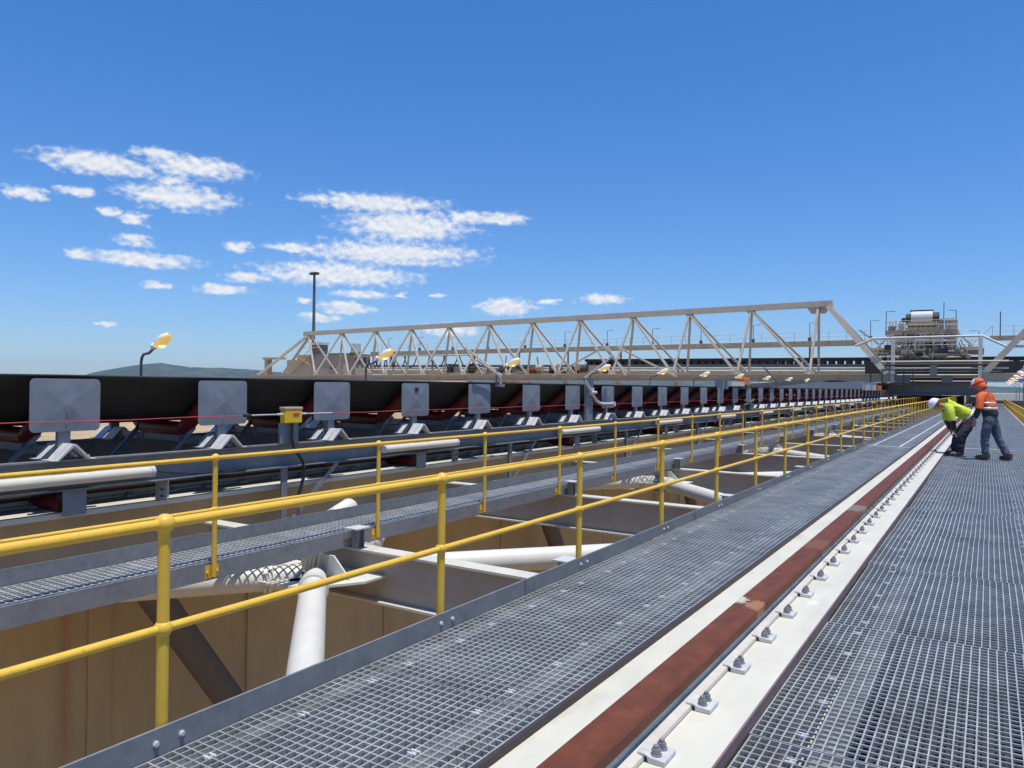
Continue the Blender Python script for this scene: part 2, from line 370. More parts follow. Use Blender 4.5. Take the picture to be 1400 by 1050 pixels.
def walkway(x0, x1, z, first, plen, pitch, clips, labf, farlab, group, jitter, nlab, px=.0435, t_=.0066):
    root = thing('grating_panel', labf(1), 'grating panel', (0, first, 0), group)
    (cross_grating_mb(x0, x1, first + .006, first + plen - .007, z, .06, .062) if t_ > .01 else grating_mb(x0, x1, first + .006, first + plen - .007, z, px, pitch, t_)).build('grating', 'grate', root)
    for cx in clips:
        for k in range(5):
            clip_mb(cx + (.0, .012, -.008, .004, .0)[k], first + (.12, .55, .90, 1.36, 1.80)[k], z).build('fixing_clip', 'bright', root)
    rnd = random.Random(group)
    k = 1; y = first
    vis = 1
    while y + plen < YF:
        y += plen
        vis = k + 1
        r_ = dup(root, (rnd.uniform(-jitter, jitter), y, rnd.uniform(-.0025, .0025)), labf(vis) if vis <= nlab else farlab, skip=('fixing_clip',) if y > 45 else ())
        k += 1
walkway(-.885, 1.40, 0.0, 3.455 - 1.955 * 3, 1.955, .056, (-.68, .31),
        lambda n_: 'galvanised grating panel right of the rust-red rail, ' + nth(n_) + ' from the near end of the walkway',
        'galvanised grating panel far along the walkway beyond the two workers', 'grating panels right of the rail', .010, 14)
walkway(-2.685, -1.645, 0.10, 2.92 - 1.955 * 3, 1.955, .053, (-2.52, -1.90),
        lambda n_: 'galvanised grating panel between kick plate and rust-red rail, ' + nth(n_) + ' from the near end',
        'galvanised grating panel far along the walkway left of the rust-red rail', 'grating panels left of the rail', .010, 14)
walkway(-6.6, -6.03, -.11, 2.0 - 1.955 * 2, 1.955, .050, (),
        lambda n_: 'narrow grating panel of the lower walkway beside the conveyor, ' + nth(n_) + ' from the near end',
        'narrow grating panel far along the lower walkway beside the conveyor', 'grating panels of the lower walkway', .003, 14, .057, .0105)

# joists below the gratings
mb = MB()
for x, w in ((-.57, .12), (.40, .12), (1.30, .12)):
    mb.box(x - w / 2, x + w / 2, YN, YF, -.046, -.037); mb.box(x - .006, x + .006, YN, YF, -.30, -.046)
t = thing('support_joists', 'long grey steel joists under the grating right of the rust-red rail', 'support beam', (0, 0, 0))
mb.build('joist', 'galv', t)
mb = MB()
for x, w in ((-2.55, .09), (-1.83, .12)):
    mb.box(x - w / 2, x + w / 2, YN, YF, .054, .063); mb.box(x - .006, x + .006, YN, YF, -.2, .054)
for k in range(60):
    y = 1.31 + k * 1.9
    mb.box(-2.68, -1.72, y - .05, y + .05, .040, .053)
mb2 = mb
t = thing('support_joists', 'grey steel joists and cross pieces under the grating left of the rust-red rail', 'support beam', (0, 0, 0))
mb.build('joist', 'lightgrey', t)

mb = MB(); mb.box(-.86, 1.45, YN, YF, -.95, -.93)  # added dark plate below the grating, keeps its gaps dark
for x in (-.86, 1.44): mb.box(x, x + .01, YN, YF, -.929, -.55)
tag(mb.build('gap_dark_plate', 'dark', loc=(0, 0, -.94)), 'added dark plate darkening the gaps of the grating right of the rust-red rail', 'added plate')
# bright joint strips across the walkways
mb = MB(); mb.box(-2.66, -1.66, 21.40, 21.52, .104, .112)
tag(mb.build('joint_strip', 'lightgrey'), 'bright white strip across the grating left of the rail', 'joint strip')
mb = MB(); mb.box(-.85, 1.38, 23.68, 23.80, .004, .012)
tag(mb.build('joint_strip', 'lightgrey'), 'bright white strip across the grating beside the two workers', 'joint strip')
mb = MB(); mb.box(-.85, 1.38, 52.0, 52.2, .004, .012)
tag(mb.build('joint_strip', 'lightgrey'), 'bright strip across the grating far behind the two workers', 'joint strip')
mb = MB(); mb.box(-2.54, -2.50, 21.6, 112, .104, .112)
tag(mb.build('edge_strip', 'lightgrey'), 'pale strip along the far grating beside the kick plate', 'edge strip')
mb = MB(); mb.box(-1.93, -1.885, 21.6, 112, .104, .112)
tag(mb.build('edge_strip', 'lightgrey'), 'pale strip along the far grating beside the rail girder', 'edge strip')
mb = MB(); mb.box(1.34, 1.405, 24, 112, .004, .03)
tag(mb.build('edge_strip', 'white'), 'white strip along the right edge of the far walkway', 'edge strip')

# ------------------------------------------------------------------ rail girders, rails and clips
def girder(label, x0, x1, ztop, zbot, wm='cream'):
    t = thing('rail_girder', label, 'girder', (x0, 0, ztop))
    mb = MB(); mb.box(x0, x1, YN, YF, ztop - .06, ztop); mb.build('top_flange', 'cream', t)
    mb = MB(); mb.box(x0 + .18, x1 - .24, YN, YF, zbot + .03, ztop - .06); mb.build('web_plates', wm, t)
    mb = MB(); mb.box(x0, x1, YN, YF, zbot, zbot + .03); mb.build('bottom_flange', 'cream', t)
    return t
girder('cream box girder carrying the rust-red rail between the two gratings', -1.715, -.905, .06, -1.1)
girder('cream-topped rail girder with brown sides beneath the conveyor', -9.95, -8.65, .06, -.88, 'wallm')
def rail(label, xc, z0, mirror=1):
    t = thing('crane_rail', label, 'rail', (xc, 0, z0))
    hw = .084
    head = [(-hw, .085), (-hw, .132), (-hw + .012, .142), (hw - .012, .142), (hw, .132), (hw, .085), (hw - .025, .074), (-hw + .025, .074)]
    mb = MB(); mb.prism([(xc + a, z0 + b) for a, b in head], 'y', YN, YF); mb.build('rail_head', 'rust', t)
    web = [(-.055, .0745), (.055, .0745), (.062, .03), (.115, .022), (.118, .006), (-.118, .006), (-.115, .022), (-.062, .03)]
    mb = MB(); mb.prism([(xc + a, z0 + b) for a, b in web], 'y', YN, YF); mb.build('rail_web', 'railweb', t)
    mb = MB(); mb.box(xc - .13, xc + .105, YN, YF, z0 + .0005, z0 + .0055); mb.build('rail_pad', 'cream', t)
    return t
rail('rust-red crane rail running away between the two gratings', -1.262, .06)
rail('rust-red crane rail in the shade beneath the conveyor', -9.40, .06)
# rail clip: stepped plate over the rail foot with two bolts
def rail_clip(loc, label, group):
    x, y, z = loc
    t = thing('rail_clip', label, 'rail clip', loc, group)
    mb = MB()
    mb.prism([(x - .045, z + .024), (x - .045, z + .036), (x - .012, z + .036), (x + .012, z + .026), (x + .07, z + .022), (x + .07, z + .001), (x + .0, z + .001), (x - .006, z + .024)], 'y', y - .065, y + .065)
    mb.build('clip_plate', 'lightgrey', t, bevel=.003)
    for s in (-1, 1):
        mb = MB(); bx, by = x + .022, y + s * .031
        mb.path([(bx, by, z + .018), (bx, by, z + .030)], .024, 14)
        hexa = [(bx + .0185 * math.cos(math.pi / 3 * k + .3), by + .0185 * math.sin(math.pi / 3 * k + .3)) for k in range(6)]
        mb.prism(hexa, 'z', z + .029, z + .052)
        mb.path([(bx, by, z + .052), (bx, by, z + .064)], .0115, 10)
        mb.build('bolt', 'nut', t)
    return t
cg = 'rail clips along the rust-red rail'
c0 = rail_clip((-1.127, 2.90 - .573 * 4, .06), 'bolted grey rail clip nearest the camera on the cream girder', cg)
for k in range(1, 190):
    y = 2.90 - .573 * 4 + .573 * k
    if y > 110: break
    idx = k - 3
    if k < 4: lab = 'bolted grey rail clip on the cream girder below the bottom edge of the photo'
    elif idx <= 22: lab = 'bolted two-nut rail clip on cream girder, ' + nth(idx) + ' from the bottom of the photo'
    else: lab = 'small rail clip in the far line of clips leading towards the crouching worker'
    dup(c0, (-1.127, y, .06), lab, skip=('bolt',) if y > 60 else ())
c0['label'] = 'bolted grey rail clip on the cream girder below the bottom edge of the photo'
c1 = rail_clip((-9.265, 1.0, .06), '', 'rail clips beneath the conveyor')
for k in range(120):
    y = 1.0 + .573 * k
    lab = 'rail clip on the shaded cream girder beneath the conveyor, ' + nth(k + 1) + ' from the left' if k < 20 else 'far rail clip on the shaded cream girder beneath the conveyor'
    if k == 0: c1['label'] = lab
    else: dup(c1, (-9.265, y, .06), lab, skip=('bolt',) if y > 30 else ())

mb = MB(); mb.box(-1.641, -1.628, YN, YF, .0605, .097); mb.box(-1.70, -1.6411, YN, YF, .0605, .064)
tag(mb.build('edge_angle', 'seal', loc=(-1.635, 0, .08)), 'dark edge angle between the left grating and the cream girder', 'edge strip')
mb = MB(); mb.box(-.9045, -.897, YN, YF, .002, .058)
tag(mb.build('edge_strip', 'edgebrown', loc=(-.9, 0, .03)), 'purplish brown edge of the cream girder beside the right grating', 'edge strip')
# ------------------------------------------------------------------ kick plates
kp = thing('kick_plate', 'galvanised kick plate', 'kick plate', (-2.69, 0, .1), 'kick plates along the grating')
L_ = 3.58
mb = MB(); mb.box(-2.705, -2.693, .012, L_ - .012, -.06, .205); mb.build('plate', 'galv', kp)
for yy in (.9 - .055, .9 + .055, 2.69 - .055, 2.69 + .055):
    mb = MB(); hexa = [(yy + 0.0095 * math.cos(math.pi / 3 * k), .150 + .0095 * math.sin(math.pi / 3 * k)) for k in range(6)]
    mb.prism(hexa, 'x', -2.693, -2.682); mb.path([(-2.693, yy, .150), (-2.690, yy, .150)], .0135, 12); mb.build('bolt', 'bright', kp)
for k in range(31):
    y = 1.80 - .9 - L_ + k * L_
    lab = ('galvanised kick plate edging the grating below the yellow handrail, ' + nth(k + 1) + ' from the near end') if k < 9 else 'galvanised kick plate far along the yellow handrail'
    if k == 0: kp.location = (-2.69, y, .1); kp['label'] = lab; 
    else: dup(kp, (-2.69, y, .1), lab)
mb = MB()
mb.box(-6.63, -6.62, YN, YF, -.20, .022)
tag(mb.build('kick_plate', 'galv', loc=(-6.62, 0, -.11)), 'long bluish grey kick plate on the conveyor side of the lower walkway', 'kick plate')
mb = MB()
mb.box(-6.025, -6.005, YN, YF, -.275, -.107); mb.box(-6.10, -6.0251, YN, YF, -.275, -.262)
mb.box(-6.58, -6.56, YN, YF, -.275, -.15)
tag(mb.build('edge_channel', 'galv', loc=(-6.0, 0, -.2)), 'long grey edge channel along the near side of the lower walkway', 'channel')

# ------------------------------------------------------------------ handrails
def handrail(label, x, y0, n_, sp, zb, zm, zt, foot, r_post=.0235, r_rail=.0205):
    t = thing('handrail', label, 'handrail', (x, y0, zb))
    mb = MB(); mb.path([(x, y0, zt), (x, y0 + sp * (n_ - 1), zt)], r_rail, 14); mb.build('top_rail', 'yellow', t)
    mb = MB(); mb.path([(x, y0, zm), (x, y0 + sp * (n_ - 1), zm)], r_rail * .88, 14); mb.build('mid_rail', 'yellow', t)
    mb = MB(); mb.path([(x, y0, zb), (x, y0, zt)], r_post, 14)
    pm = mb.build('post', 'yellow', t)
    mb = MB(); mb.ball((x, y0, zt), .040); bj = mb.build('ball_joint', 'yellow', pm)
    mb = MB(); mb.ball((x, y0, zm), .036); bj2 = mb.build('ball_joint', 'yellow', pm)
    fo = None
    if foot:
        mb = MB(); mb.box(x - .035, x - .026, y0 - .07, y0 + .07, zb - .02, zb + .10)
        for s in (-1, 1): mb.path([(x - .03, y0 + s * .05, zb + .04), (x - .01, y0 + s * .05, zb + .04)], .013, 6)
        fo = mb.build('foot_plate', 'yellow', pm)
    for k in range(1, n_):
        p = pm.copy(); C.objects.link(p); p.parent = t; p.location = (0, sp * k, 0)
        for s in (bj, bj2, fo):
            if s: q = s.copy(); C.objects.link(q); q.parent = p
    return t
handrail('near yellow tubular handrail with ball joints along the left grating', -2.742, 1.80 - 1.79 * 2, 64, 1.79, -.05, .57, .983, False)
handrail('farther yellow handrail along the lower walkway beside the conveyor', -5.975, 4.42 - 2.19 * 3, 53, 2.19, -.24, .37, .842, True)
handrail('yellow handrail along the far right side of the walkway', 1.52, .6, 62, 1.79, -.25, .28, .66, False)

# ------------------------------------------------------------------ cross girders, brackets and bracing pipes
GY0, GSP = 1.21, 5.1
cg0 = None
for k in range(-1, 21):
    y = GY0 + GSP * k
    lab = {0: 'white-topped cross girder nearest the camera below the grating', 1: 'white-topped cross girder beside the large white pipe, nearest fully visible one', 2: 'second white-topped cross girder beyond the upright white pipe', 3: 'third white-topped cross girder beyond the upright white pipe', 4: 'fourth white-topped cross girder beyond the upright white pipe', 5: 'fifth white-topped cross girder beyond the upright white pipe'}.get(k, 'thin far white-topped cross girder behind the yellow handrail' if k > 5 else 'cross girder behind the camera below the grating')
    if cg0 is None:
        cg0 = thing('cross_girder', lab, 'girder', (-4, y, -.29), 'cross girders between the walkways')
        mb = MB(); mb.box(-8.64, -1.72, y - .11, y + .11, -.315, -.29); mb.build('top_flange', 'cream', cg0)
        mb = MB(); mb.box(-8.63, -1.73, y - .012, y + .012, -.83, -.315); mb.build('web', 'web_shade', cg0)
        mb = MB(); mb.box(-8.64, -1.72, y - .11, y + .11, -.855, -.83); mb.build('bottom_flange', 'cream', cg0)
    else: dup(cg0, (-4, y, -.29), lab)
def stub(x, y, label, group):
    t = thing('support_stub', label, 'bracket', (x, y, -.29), group)
    mb = MB(); mb.box(x - .05, x + .05, y - .05, y - .042, -.29, -.062); mb.box(x - .05, x + .05, y + .042, y + .05, -.29, -.062); mb.box(x - .005, x + .005, y - .042, y + .042, -.29, -.062)
    mb.build('stub_column', 'galv', t)
    mb = MB(); mb.box(x - .05, x + .13, y - .16, y + .06, -.062, -.048); mb.build('cap_plate', 'lightgrey', t)
    return t
sR = sL = None
for k in range(0, 21):
    y = GY0 + GSP * k - .07
    where = {1: 'nearest cross girder in view', 2: 'second cross girder in view', 3: 'third cross girder in view'}.get(k, 'far cross girders' if k > 3 else 'cross girder below the bottom edge')
    a = 'grey capped steel stub beside the kick plate on the ' + where
    b = 'grey capped steel stub against the lower walkway on the ' + where
    if sR is None:
        sR = stub(-3.32, y, a, 'stubs on the cross girders'); sL = stub(-5.93, y, b, 'stubs on the cross girders')
    else: dup(sR, (-3.32, y, -.29), a); dup(sL, (-5.93, y, -.29), b)
def pipe(p, q, r_, label, group='white bracing pipes'):
    t = thing('bracing_pipe', label, 'pipe', p, group)
    d = (Vector(q) - Vector(p)).normalized()
    mb = MB(); mb.path([p, q], r_, 24); mb.build('tube', 'white', t)
    mb = MB(); mb.path([Vector(p) + d * .30, Vector(p) + d * .34], r_ + .022, 24); mb.path([Vector(p) + d * .352, Vector(p) + d * .39], r_ + .022, 24); mb.build('flange', 'white', t)
    mb = MB(); mb.bar(Vector(p) - d * .35, Vector(p) + d * .25, .5, .025); mb.build('end_plate', 'white', t)
    return t
zp = -.56
for k in range(0, 20):
    ya, yb = GY0 + GSP * k, GY0 + GSP * (k + 1)
    lab = {0: 'thick white pipe rising towards the camera under the left grating', 1: 'white pipe lying level behind the nearest cross girder', 2: 'white sloping pipe behind the second cross girder'}.get(k, 'far white bracing pipe between the cross girders')
    if k % 2 == 0: pipe((-6.05, yb - .6, zp), (-2.1, ya + .62, zp), .135, lab); c_ = yb
    else: pipe((-5.75, ya + .35, zp), (-2.1, yb - .5, zp), .135, lab); c_ = ya
    lab2 = {0: 'shaded pipe running left under the lower walkway from the nearest girder', 1: 'shaded pipe under the lower walkway beyond the nearest girder'}.get(k, 'far shaded pipe under the lower walkway')
    if k % 2 == 0: pipe((-6.3, yb - .55, zp), (-8.6, ya + 1.6, zp), .135, lab2, 'shaded bracing pipes')
    else: pipe((-6.3, ya + .45, zp), (-8.6, yb - 1.6, zp), .135, lab2, 'shaded bracing pipes')
gp = None
for k in range(1, 20, 2):
    y = GY0 + GSP * k
    lab = {1: 'white gusset plates at the head of the large upright pipe', 3: 'white gusset plates on the third cross girder'}.get(k, 'far white gusset plates under the lower walkway')
    if gp is None:
        gp = thing('gusset', lab, 'gusset plate', (-6.2, y, -.5), 'gusset plates under the lower walkway')
        mb = MB(); mb.prism([(-6.75, y - 1.1), (-5.85, y - .85), (-5.55, y - .35), (-5.55, y - .013), (-6.9, y - .013)], 'z', -.575, -.55); mb.build('flat_plate', 'white', gp)
        mb = MB(); mb.prism([(-6.45, -.55), (-5.7, -.55), (-5.95, -.32), (-6.45, -.32)], 'y', y - .42, y - .40); mb.build('rib_plate', 'white', gp)
    else: dup(gp, (-6.2, y, -.5), lab)
t = thing('open_pipe', 'short white pipe with an open dark end behind the lower walkway', 'pipe', (-7.3, 7.2, -.15))
mb = MB()
vs = []; n = 24
ax = Vector((.45, -.89, -.05)).normalized(); sx = ax.cross(Vector((0, 0, 1))).normalized(); sz = sx.cross(ax)
for (d_, r_) in ((.7, .13), (0, .13), (0, .115), (.65, .115)):
    for k in range(n):
        vs.append(Vector((-7.3, 7.2, -.25)) - ax * d_ + sx * r_ * math.cos(2 * math.pi * k / n) + sz * r_ * math.sin(2 * math.pi * k / n))
mb.add(vs, [(i * n + k, i * n + (k + 1) % n, (i + 1) * n + (k + 1) % n, (i + 1) * n + k) for i in range(3) for k in range(n)], True)
mb.build('tube', 'white', t)

# ------------------------------------------------------------------ brown wall below
t = thing('retaining_wall', 'long brown concrete wall in shade below the cross girders', 'wall', (-10.3, 0, -7))
mb = MB(); mb.box(-10.8, -10.3, YN, YF, -7.2, -.9); mb.build('wall_face', 'wallm', t)
k = 0; y = -2.0
while y < 112 and k < 90:
    mb = MB(); w = (.5, .12, .32)[k % 3]; mb.box(-10.2985, -10.3 + (.04, .02, .03)[k % 3], y, y + w, -7.15, -.92); mb.build('pilaster', 'wallm', t)
    y += (3.35, 4.3, 2.6)[k % 3]; k += 1

b0 = None
for k in range(0, 10):
    y = 6.2 + 10.2 * k
    lab = {0: 'dark diagonal brace in the shade left of the large white pipe', 1: 'dark diagonal brace in the shade below the second cross girder'}.get(k, 'far dark diagonal brace in the shade below the girders')
    if b0 is None:
        b0 = thing('diagonal_brace', lab, 'brace', (-9.3, y, -1), 'diagonal braces below the walkway')
        mb = MB(); mb.path([(-9.3, y - .5, -.9), (-9.3, y + 2.4, -5.2)], .20, 20); mb.build('tube', 'braceb', b0)
    else: dup(b0, (-9.3, y, -1), lab)
t = thing('conduit', 'thin upright copper-coloured conduit on the brown wall at the left', 'conduit', (-10.1, 5.25, -5))
mb = MB(); mb.path([(-10.2, 5.33, -7), (-10.2, 5.33, -.9)], .022, 8); mb.build('tube', 'conduit', t)
# ------------------------------------------------------------------ conveyor
XC = -9.92
t = thing('conveyor_belt', 'long black troughed conveyor belt running beside the walkway', 'conveyor belt', (XC, 0, 1.3))
prof = [(-8.715, 1.570), (-8.79, 1.522), (-9.04, 1.325), (-9.30, 1.115), (-9.42, 1.03), (-9.56, .988), (XC, .98)]
prof = prof + [(2 * XC - a, b) for a, b in prof[-2::-1]]
th = .022
mb = MB(); ys = [YN + i * .5 for i in range(int((100 - YN) / .5) + 1)]
def lift(y): return 0 if y < 37 else min(.55, (y - 37) * .034)
vs = []; m = len(prof)
for y in ys:
    sag = .004 * (1 - math.cos(2 * math.pi * (y - 4.48) / 2.0)) / 2
    for a, b in prof: vs.append((a, y, b - sag + lift(y)))
    for a, b in prof: vs.append((a * .998 + XC * .002, y, b + th - sag + lift(y)))
fs = []
for i in range(len(ys) - 1):
    o_ = i * 2 * m; q_ = o_ + 2 * m
    for j in range(m - 1):
        fs.append((o_ + j, o_ + j + 1, q_ + j + 1, q_ + j)); fs.append((o_ + m + j, q_ + m + j, q_ + m + j + 1, o_ + m + j + 1))
    fs.append((o_, q_, q_ + m, o_ + m)); fs.append((o_ + m - 1, o_ + 2 * m - 1, q_ + 2 * m - 1, q_ + m - 1))
mb.add(vs, fs, True); mb.build('carrying_strand', 'belt', t)
mb = MB(); mb.box(XC - 1.0, XC + 1.0, YN, 100, .235, .255); mb.build('return_strand', 'belt', t)

def stringer(label, sgn, xo):
    t = thing('conveyor_stringer', label, 'beam', (xo, 0, .5))
    mb = MB()
    a, b = sorted((xo, xo - sgn * .12))
    mb.box(a, b, YN, 100, .645, .66); mb.box(a, b, YN, 100, .32, .333)
    w = xo - sgn * .115; a, b = sorted((w, w - sgn * .01)); mb.box(a, b, YN, 100, .333, .645)
    mb.build('channel', 'galv', t)
    return t
stringer('near grey channel beam carrying the conveyor and its light fittings', 1, -8.50)
stringer('far grey channel beam on the other side of the conveyor', -1, 2 * XC + 8.50)
sb0 = None
for i in range(0, 49):
    pass
def guard_mb(x, y, s=1):
    z0, z1, hw, r_ = .965, 1.548, .375, .055
    out_ = []
    for (cy, cz, a0) in ((hw - r_, z1 - r_, 0), (-hw + r_, z1 - r_, 90), (-hw + r_, z0 + r_, 180), (hw - r_, z0 + r_, 270)):
        for k in range(5):
            a = R(a0 + 22.5 * k)
            cyy = y + cy if True else 0
            out_.append((cyy + r_ * math.cos(a), cz + r_ * math.sin(a)))
    mb = MB(); n = len(out_); cz = (z0 + z1) / 2
    vs = [(x, a, b) for a, b in out_] + [(x + s * .008, a, b) for a, b in out_]
    inner = [(x + s * .010, y + (a - y) * .93, cz + (b - cz) * .91) for a, b in out_]
    vs += inner + [(x + s * .030, y, cz)]
    fs = [tuple(range(n))[::-1]] + [(i, (i + 1) % n, (i + 1) % n + n, i + n) for i in range(n)]
    fs += [(i + n, (i + 1) % n + n, (i + 1) % n + 2 * n, i + 2 * n) for i in range(n)]
    fs += [(i + 2 * n, (i + 1) % n + 2 * n, 3 * n) for i in range(n)]
    mb.add(vs, fs)
    return mb
def idler(y, label):
    t = thing('idler_station', label, 'idler frame', (XC, y, .66), 'idler frames along the conveyor')
    for s, xg in ((1, -8.615), (-1, 2 * XC + 8.615)):
        mb = guard_mb(xg, y, s)
        for zz in (1.19, 1.06): mb.path([(xg + s * .012, y, zz), (xg + s * .034, y, zz)], .010, 8)
        mb.build('end_plate', 'guard', t)
        x0 = xg - s * .05
        mb = MB(); mb.box(min(xg - s * .016, xg - s * .080), max(xg - s * .016, xg - s * .080), y - .065, y + .065, .665, 1.30); mb.build('post', 'guard', t)
        for off in (.205, -.085):
            xa = xg + s * off; a, b = sorted((xa, xa - s * .225))
            mb = MB()
            mb.prism([(y - .185, .662), (y - .02, .835), (y + .02, .835), (y + .185, .662), (y + .165, .662), (y, .815), (y - .165, .662)], 'x', a, b)
            mb.box(a + .001, b - .001, y - .235, y - .186, .662, .671); mb.box(a + .001, b - .001, y + .186, y + .235, .662, .671)
            mb.path([((a + b) / 2, y + .212, .67), ((a + b) / 2, y + .212, .70)], .012, 6)
            mb.build('foot', 'lightgrey', t)
        X = lambda v: v if s == 1 else 2 * XC - v
        mb = MB(); mb.path([(X(-8.70), y, 1.468), (X(-9.43), y, .892)], .105, 18)
        mb.path([(X(-8.645), y, 1.512), (X(-8.70), y, 1.468)], .03, 8)
        mb.build('wing_roller', 'red', t)
        mb = MB(); mb.bar((X(-9.48), y + .02, .665), (X(-9.48), y + .02, .90), .16, .02); mb.build('bracket', 'guard', t)
        mb = MB(); mb.bar((X(-9.3), y + .05, .90), (X(-9.3), y - .55, .30), .05, .05); mb.build('brace', 'guard', t)
    mb = MB(); mb.path([(XC - .46, y, .872), (XC + .46, y, .872)], .10, 16); mb.build('centre_roller', 'red', t)
    mb = MB(); mb.prism([(-8.72, .70), (2 * XC + 8.72, .70), (2 * XC + 8.72, .79), (-8.72, .79)], 'y', y - .045, y - .035); mb.build('cross_member', 'guard', t)
    return t
id0 = None
for k in range(-3, 47):
    y = 4.48 + 2.0 * k
    n_ = k + 1
    if n_ < 1: lab = 'conveyor idler frame with grey end plate, left of the photo'
    elif n_ == 1: lab = 'idler frame with the largest grey end plate, at the left edge'
    elif n_ == 3: lab = 'idler frame with grey end plate just right of the yellow switch box'
    elif n_ == 4: lab = 'idler frame whose grey end plate has a small black sticker'
    elif n_ <= 16: lab = 'idler frame with grey end plate and red rollers, ' + nth(n_) + ' from the left'
    else: lab = 'small far idler frame in the distant row along the conveyor'
    if id0 is None: id0 = idler(y, lab)
    else:
        c_ = dup(id0, (XC + random.uniform(-.006, .006), y + random.uniform(-.02, .02), .66), lab)
        c_.rotation_euler = (random.uniform(-.006, .006), random.uniform(-.003, .003), random.uniform(-.012, .012))
        if n_ == 4:
            mb = MB(); mb.box(-8.5885, -8.5865, y - .06, y + .04, 1.40, 1.47); mb.build('sticker', 'black', c_)

# return idlers with hanging brackets
r0 = None
for k in range(0, 16):
    y = 4.55 + 6.08 * k
    lab = ('red return roller on grey hanging bracket under the conveyor, ' + nth(k + 1) + ' from the left') if k < 6 else 'far red return roller hanging under the conveyor'
    if r0 is None:
        r0 = thing('return_roller', lab, 'roller', (-8.6, y, .3), 'return rollers under the conveyor')
        mb = MB(); mb.box(-8.60, -8.59, y - .13, y + .13, .03, .318); mb.build('bracket', 'guard', r0)
        mb = MB(); mb.path([(-8.72, y - .03, .135), (2 * XC + 8.72, y - .03, .135)], .095, 18); mb.build('roller', 'red', r0)
        mb = MB(); mb.box(2 * XC + 8.59, 2 * XC + 8.60, y - .13, y + .13, .03, .318); mb.build('bracket', 'guard', r0)
    else: dup(r0, (-8.6, y, .3), lab)
# legs
l0 = None
for k in range(-1, 15):
    y = 7.47 + 6.08 * k
    lab = {0: 'grey support leg below the yellow switch box', 1: 'grey braced support leg of the conveyor, second from the left', 2: 'grey braced support leg of the conveyor, third from the left'}.get(k, 'far grey support leg under the conveyor' if k > 2 else 'grey conveyor support leg left of the photo')
    if l0 is None:
        l0 = thing('trestle', lab, 'trestle', (-8.55, y, -.4), 'support legs under the conveyor')
        mb = MB(); mb.box(-8.55, -8.54, y - .055, y + .055, -.875, .319); mb.box(-8.62, -8.551, y - .006, y + .006, -.875, .319); mb.build('column', 'galv', l0)
        mb = MB(); mb.bar((-8.545, y + 1.05, .315), (-8.545, y + .06, -.55), .01, .07); mb.build('brace', 'galv', l0)
        mb = MB(); mb.box(-8.64, -8.52, y - .1, y + .1, -.89, -.876); mb.build('base_plate', 'galv', l0)
    else: dup(l0, (-8.55, y, -.4), lab)
h0 = None
for k in range(0, 14):
    y = 5.62 + 6.08 * k
    lab = ('grey bolted post between the light tray and the cream girder, ' + nth(k + 1) + ' from the left') if k < 5 else 'far grey bolted post under the conveyor beam'
    if h0 is None:
        h0 = thing('stub_post', lab, 'post', (-8.58, y, .06), 'bolted posts under the conveyor beam')
        mb = MB(); mb.box(-8.62, -8.60, y - .05, y + .05, .062, .318); mb.box(-8.68, -8.62, y - .05, y - .042, .062, .318); mb.build('channel', 'galv', h0)
        mb = MB(); mb.box(-8.80, -8.78, y + .16, y + .20, .062, .318); mb.build('strut', 'galv', h0)
        for dz in (.12, .2):
            mb = MB(); mb.path([(-8.60, y - .02, dz), (-8.575, y - .02, dz)], .014, 6); mb.build('bolt', 'black', h0)
        mb = MB(); mb.prism([(-8.62, .26), (-11.0, .26), (-11.0, .318), (-8.62, .318)], 'y', y + .06, y + .075); mb.build('cross_plate', 'galv', h0)
    else: dup(h0, (-8.58, y, .06), lab)
# light fittings
f0 = None
for k in range(-1, 15):
    y = 4.36 + 6.1 * k
    lab = {0: 'long white tube light fitting at the left edge under the conveyor beam', 1: 'white tube light fitting on the beam right of the switch box', 2: 'white tube light fitting on the beam, third from the left', 3: 'white tube light fitting on the beam, fourth from the left'}.get(k, 'far small white tube light fitting on the conveyor beam')
    if f0 is None:
        f0 = thing('tube_light', lab, 'light fitting', (-8.46, y, .46), 'tube lights on the conveyor beam')
        mb = MB(); mb.path([(-8.43, y - .97, .455), (-8.43, y + .97, .455)], .062, 16); mb.build('diffuser', 'tube', f0)
        mb = MB(); mb.box(-8.505, -8.47, y - 1.02, y + 1.02, .40, .52); mb.build('tray', 'lightgrey', f0)
        for s in (-1, 1):
            mb = MB(); mb.path([(-8.43, y + s * .972, .455), (-8.43, y + s * 1.02, .455)], .066, 16); mb.build('end_cap', 'lightgrey', f0)
        mb = MB(); mb.path([(-8.45, y + 1.02, .455), (-8.47, y + 1.3, .41), (-8.49, y + 1.7, .36), (-8.49, y + 2.4, .345)], .012, 6); mb.build('cable', 'black', f0)
    else: dup(f0, (-8.46, y, .46), lab)
# pull cord
mb = MB(); pts = []
for i in range(0, 105):
    y = -2 + i * 1.0
    pts.append((-8.44, y, 1.088 + .006 * math.sin(y * 3.14) - (.012 if i % 2 else 0)))
mb.path(pts, .0055, 6)
tag(mb.build('emergency_rope', 'redcord', loc=(-8.44, 0, 1.09)), 'thin red emergency pull cord strung along the conveyor end plates', 'cord')
t = thing('pull_switch', 'yellow emergency stop box on a grey post beside the conveyor', 'switch box', (-8.45, 7.5, .66))
mb = MB(); mb.box(-8.51, -8.40, 7.345, 7.66, .955, 1.145); mb.build('box', 'switch', t, bevel=.012)
mb = MB(); mb.box(-8.52, -8.395, 7.34, 7.665, 1.147, 1.185); mb.build('lid', 'tan', t, bevel=.006)
mb = MB(); mb.box(-8.399, -8.396, 7.49, 7.60, 1.055, 1.10); mb.build('red_mark', 'redcord', t)
mb = MB(); mb.box(-8.52, -8.48, 7.33, 7.66, .662, .953); mb.build('post', 'guard', t)
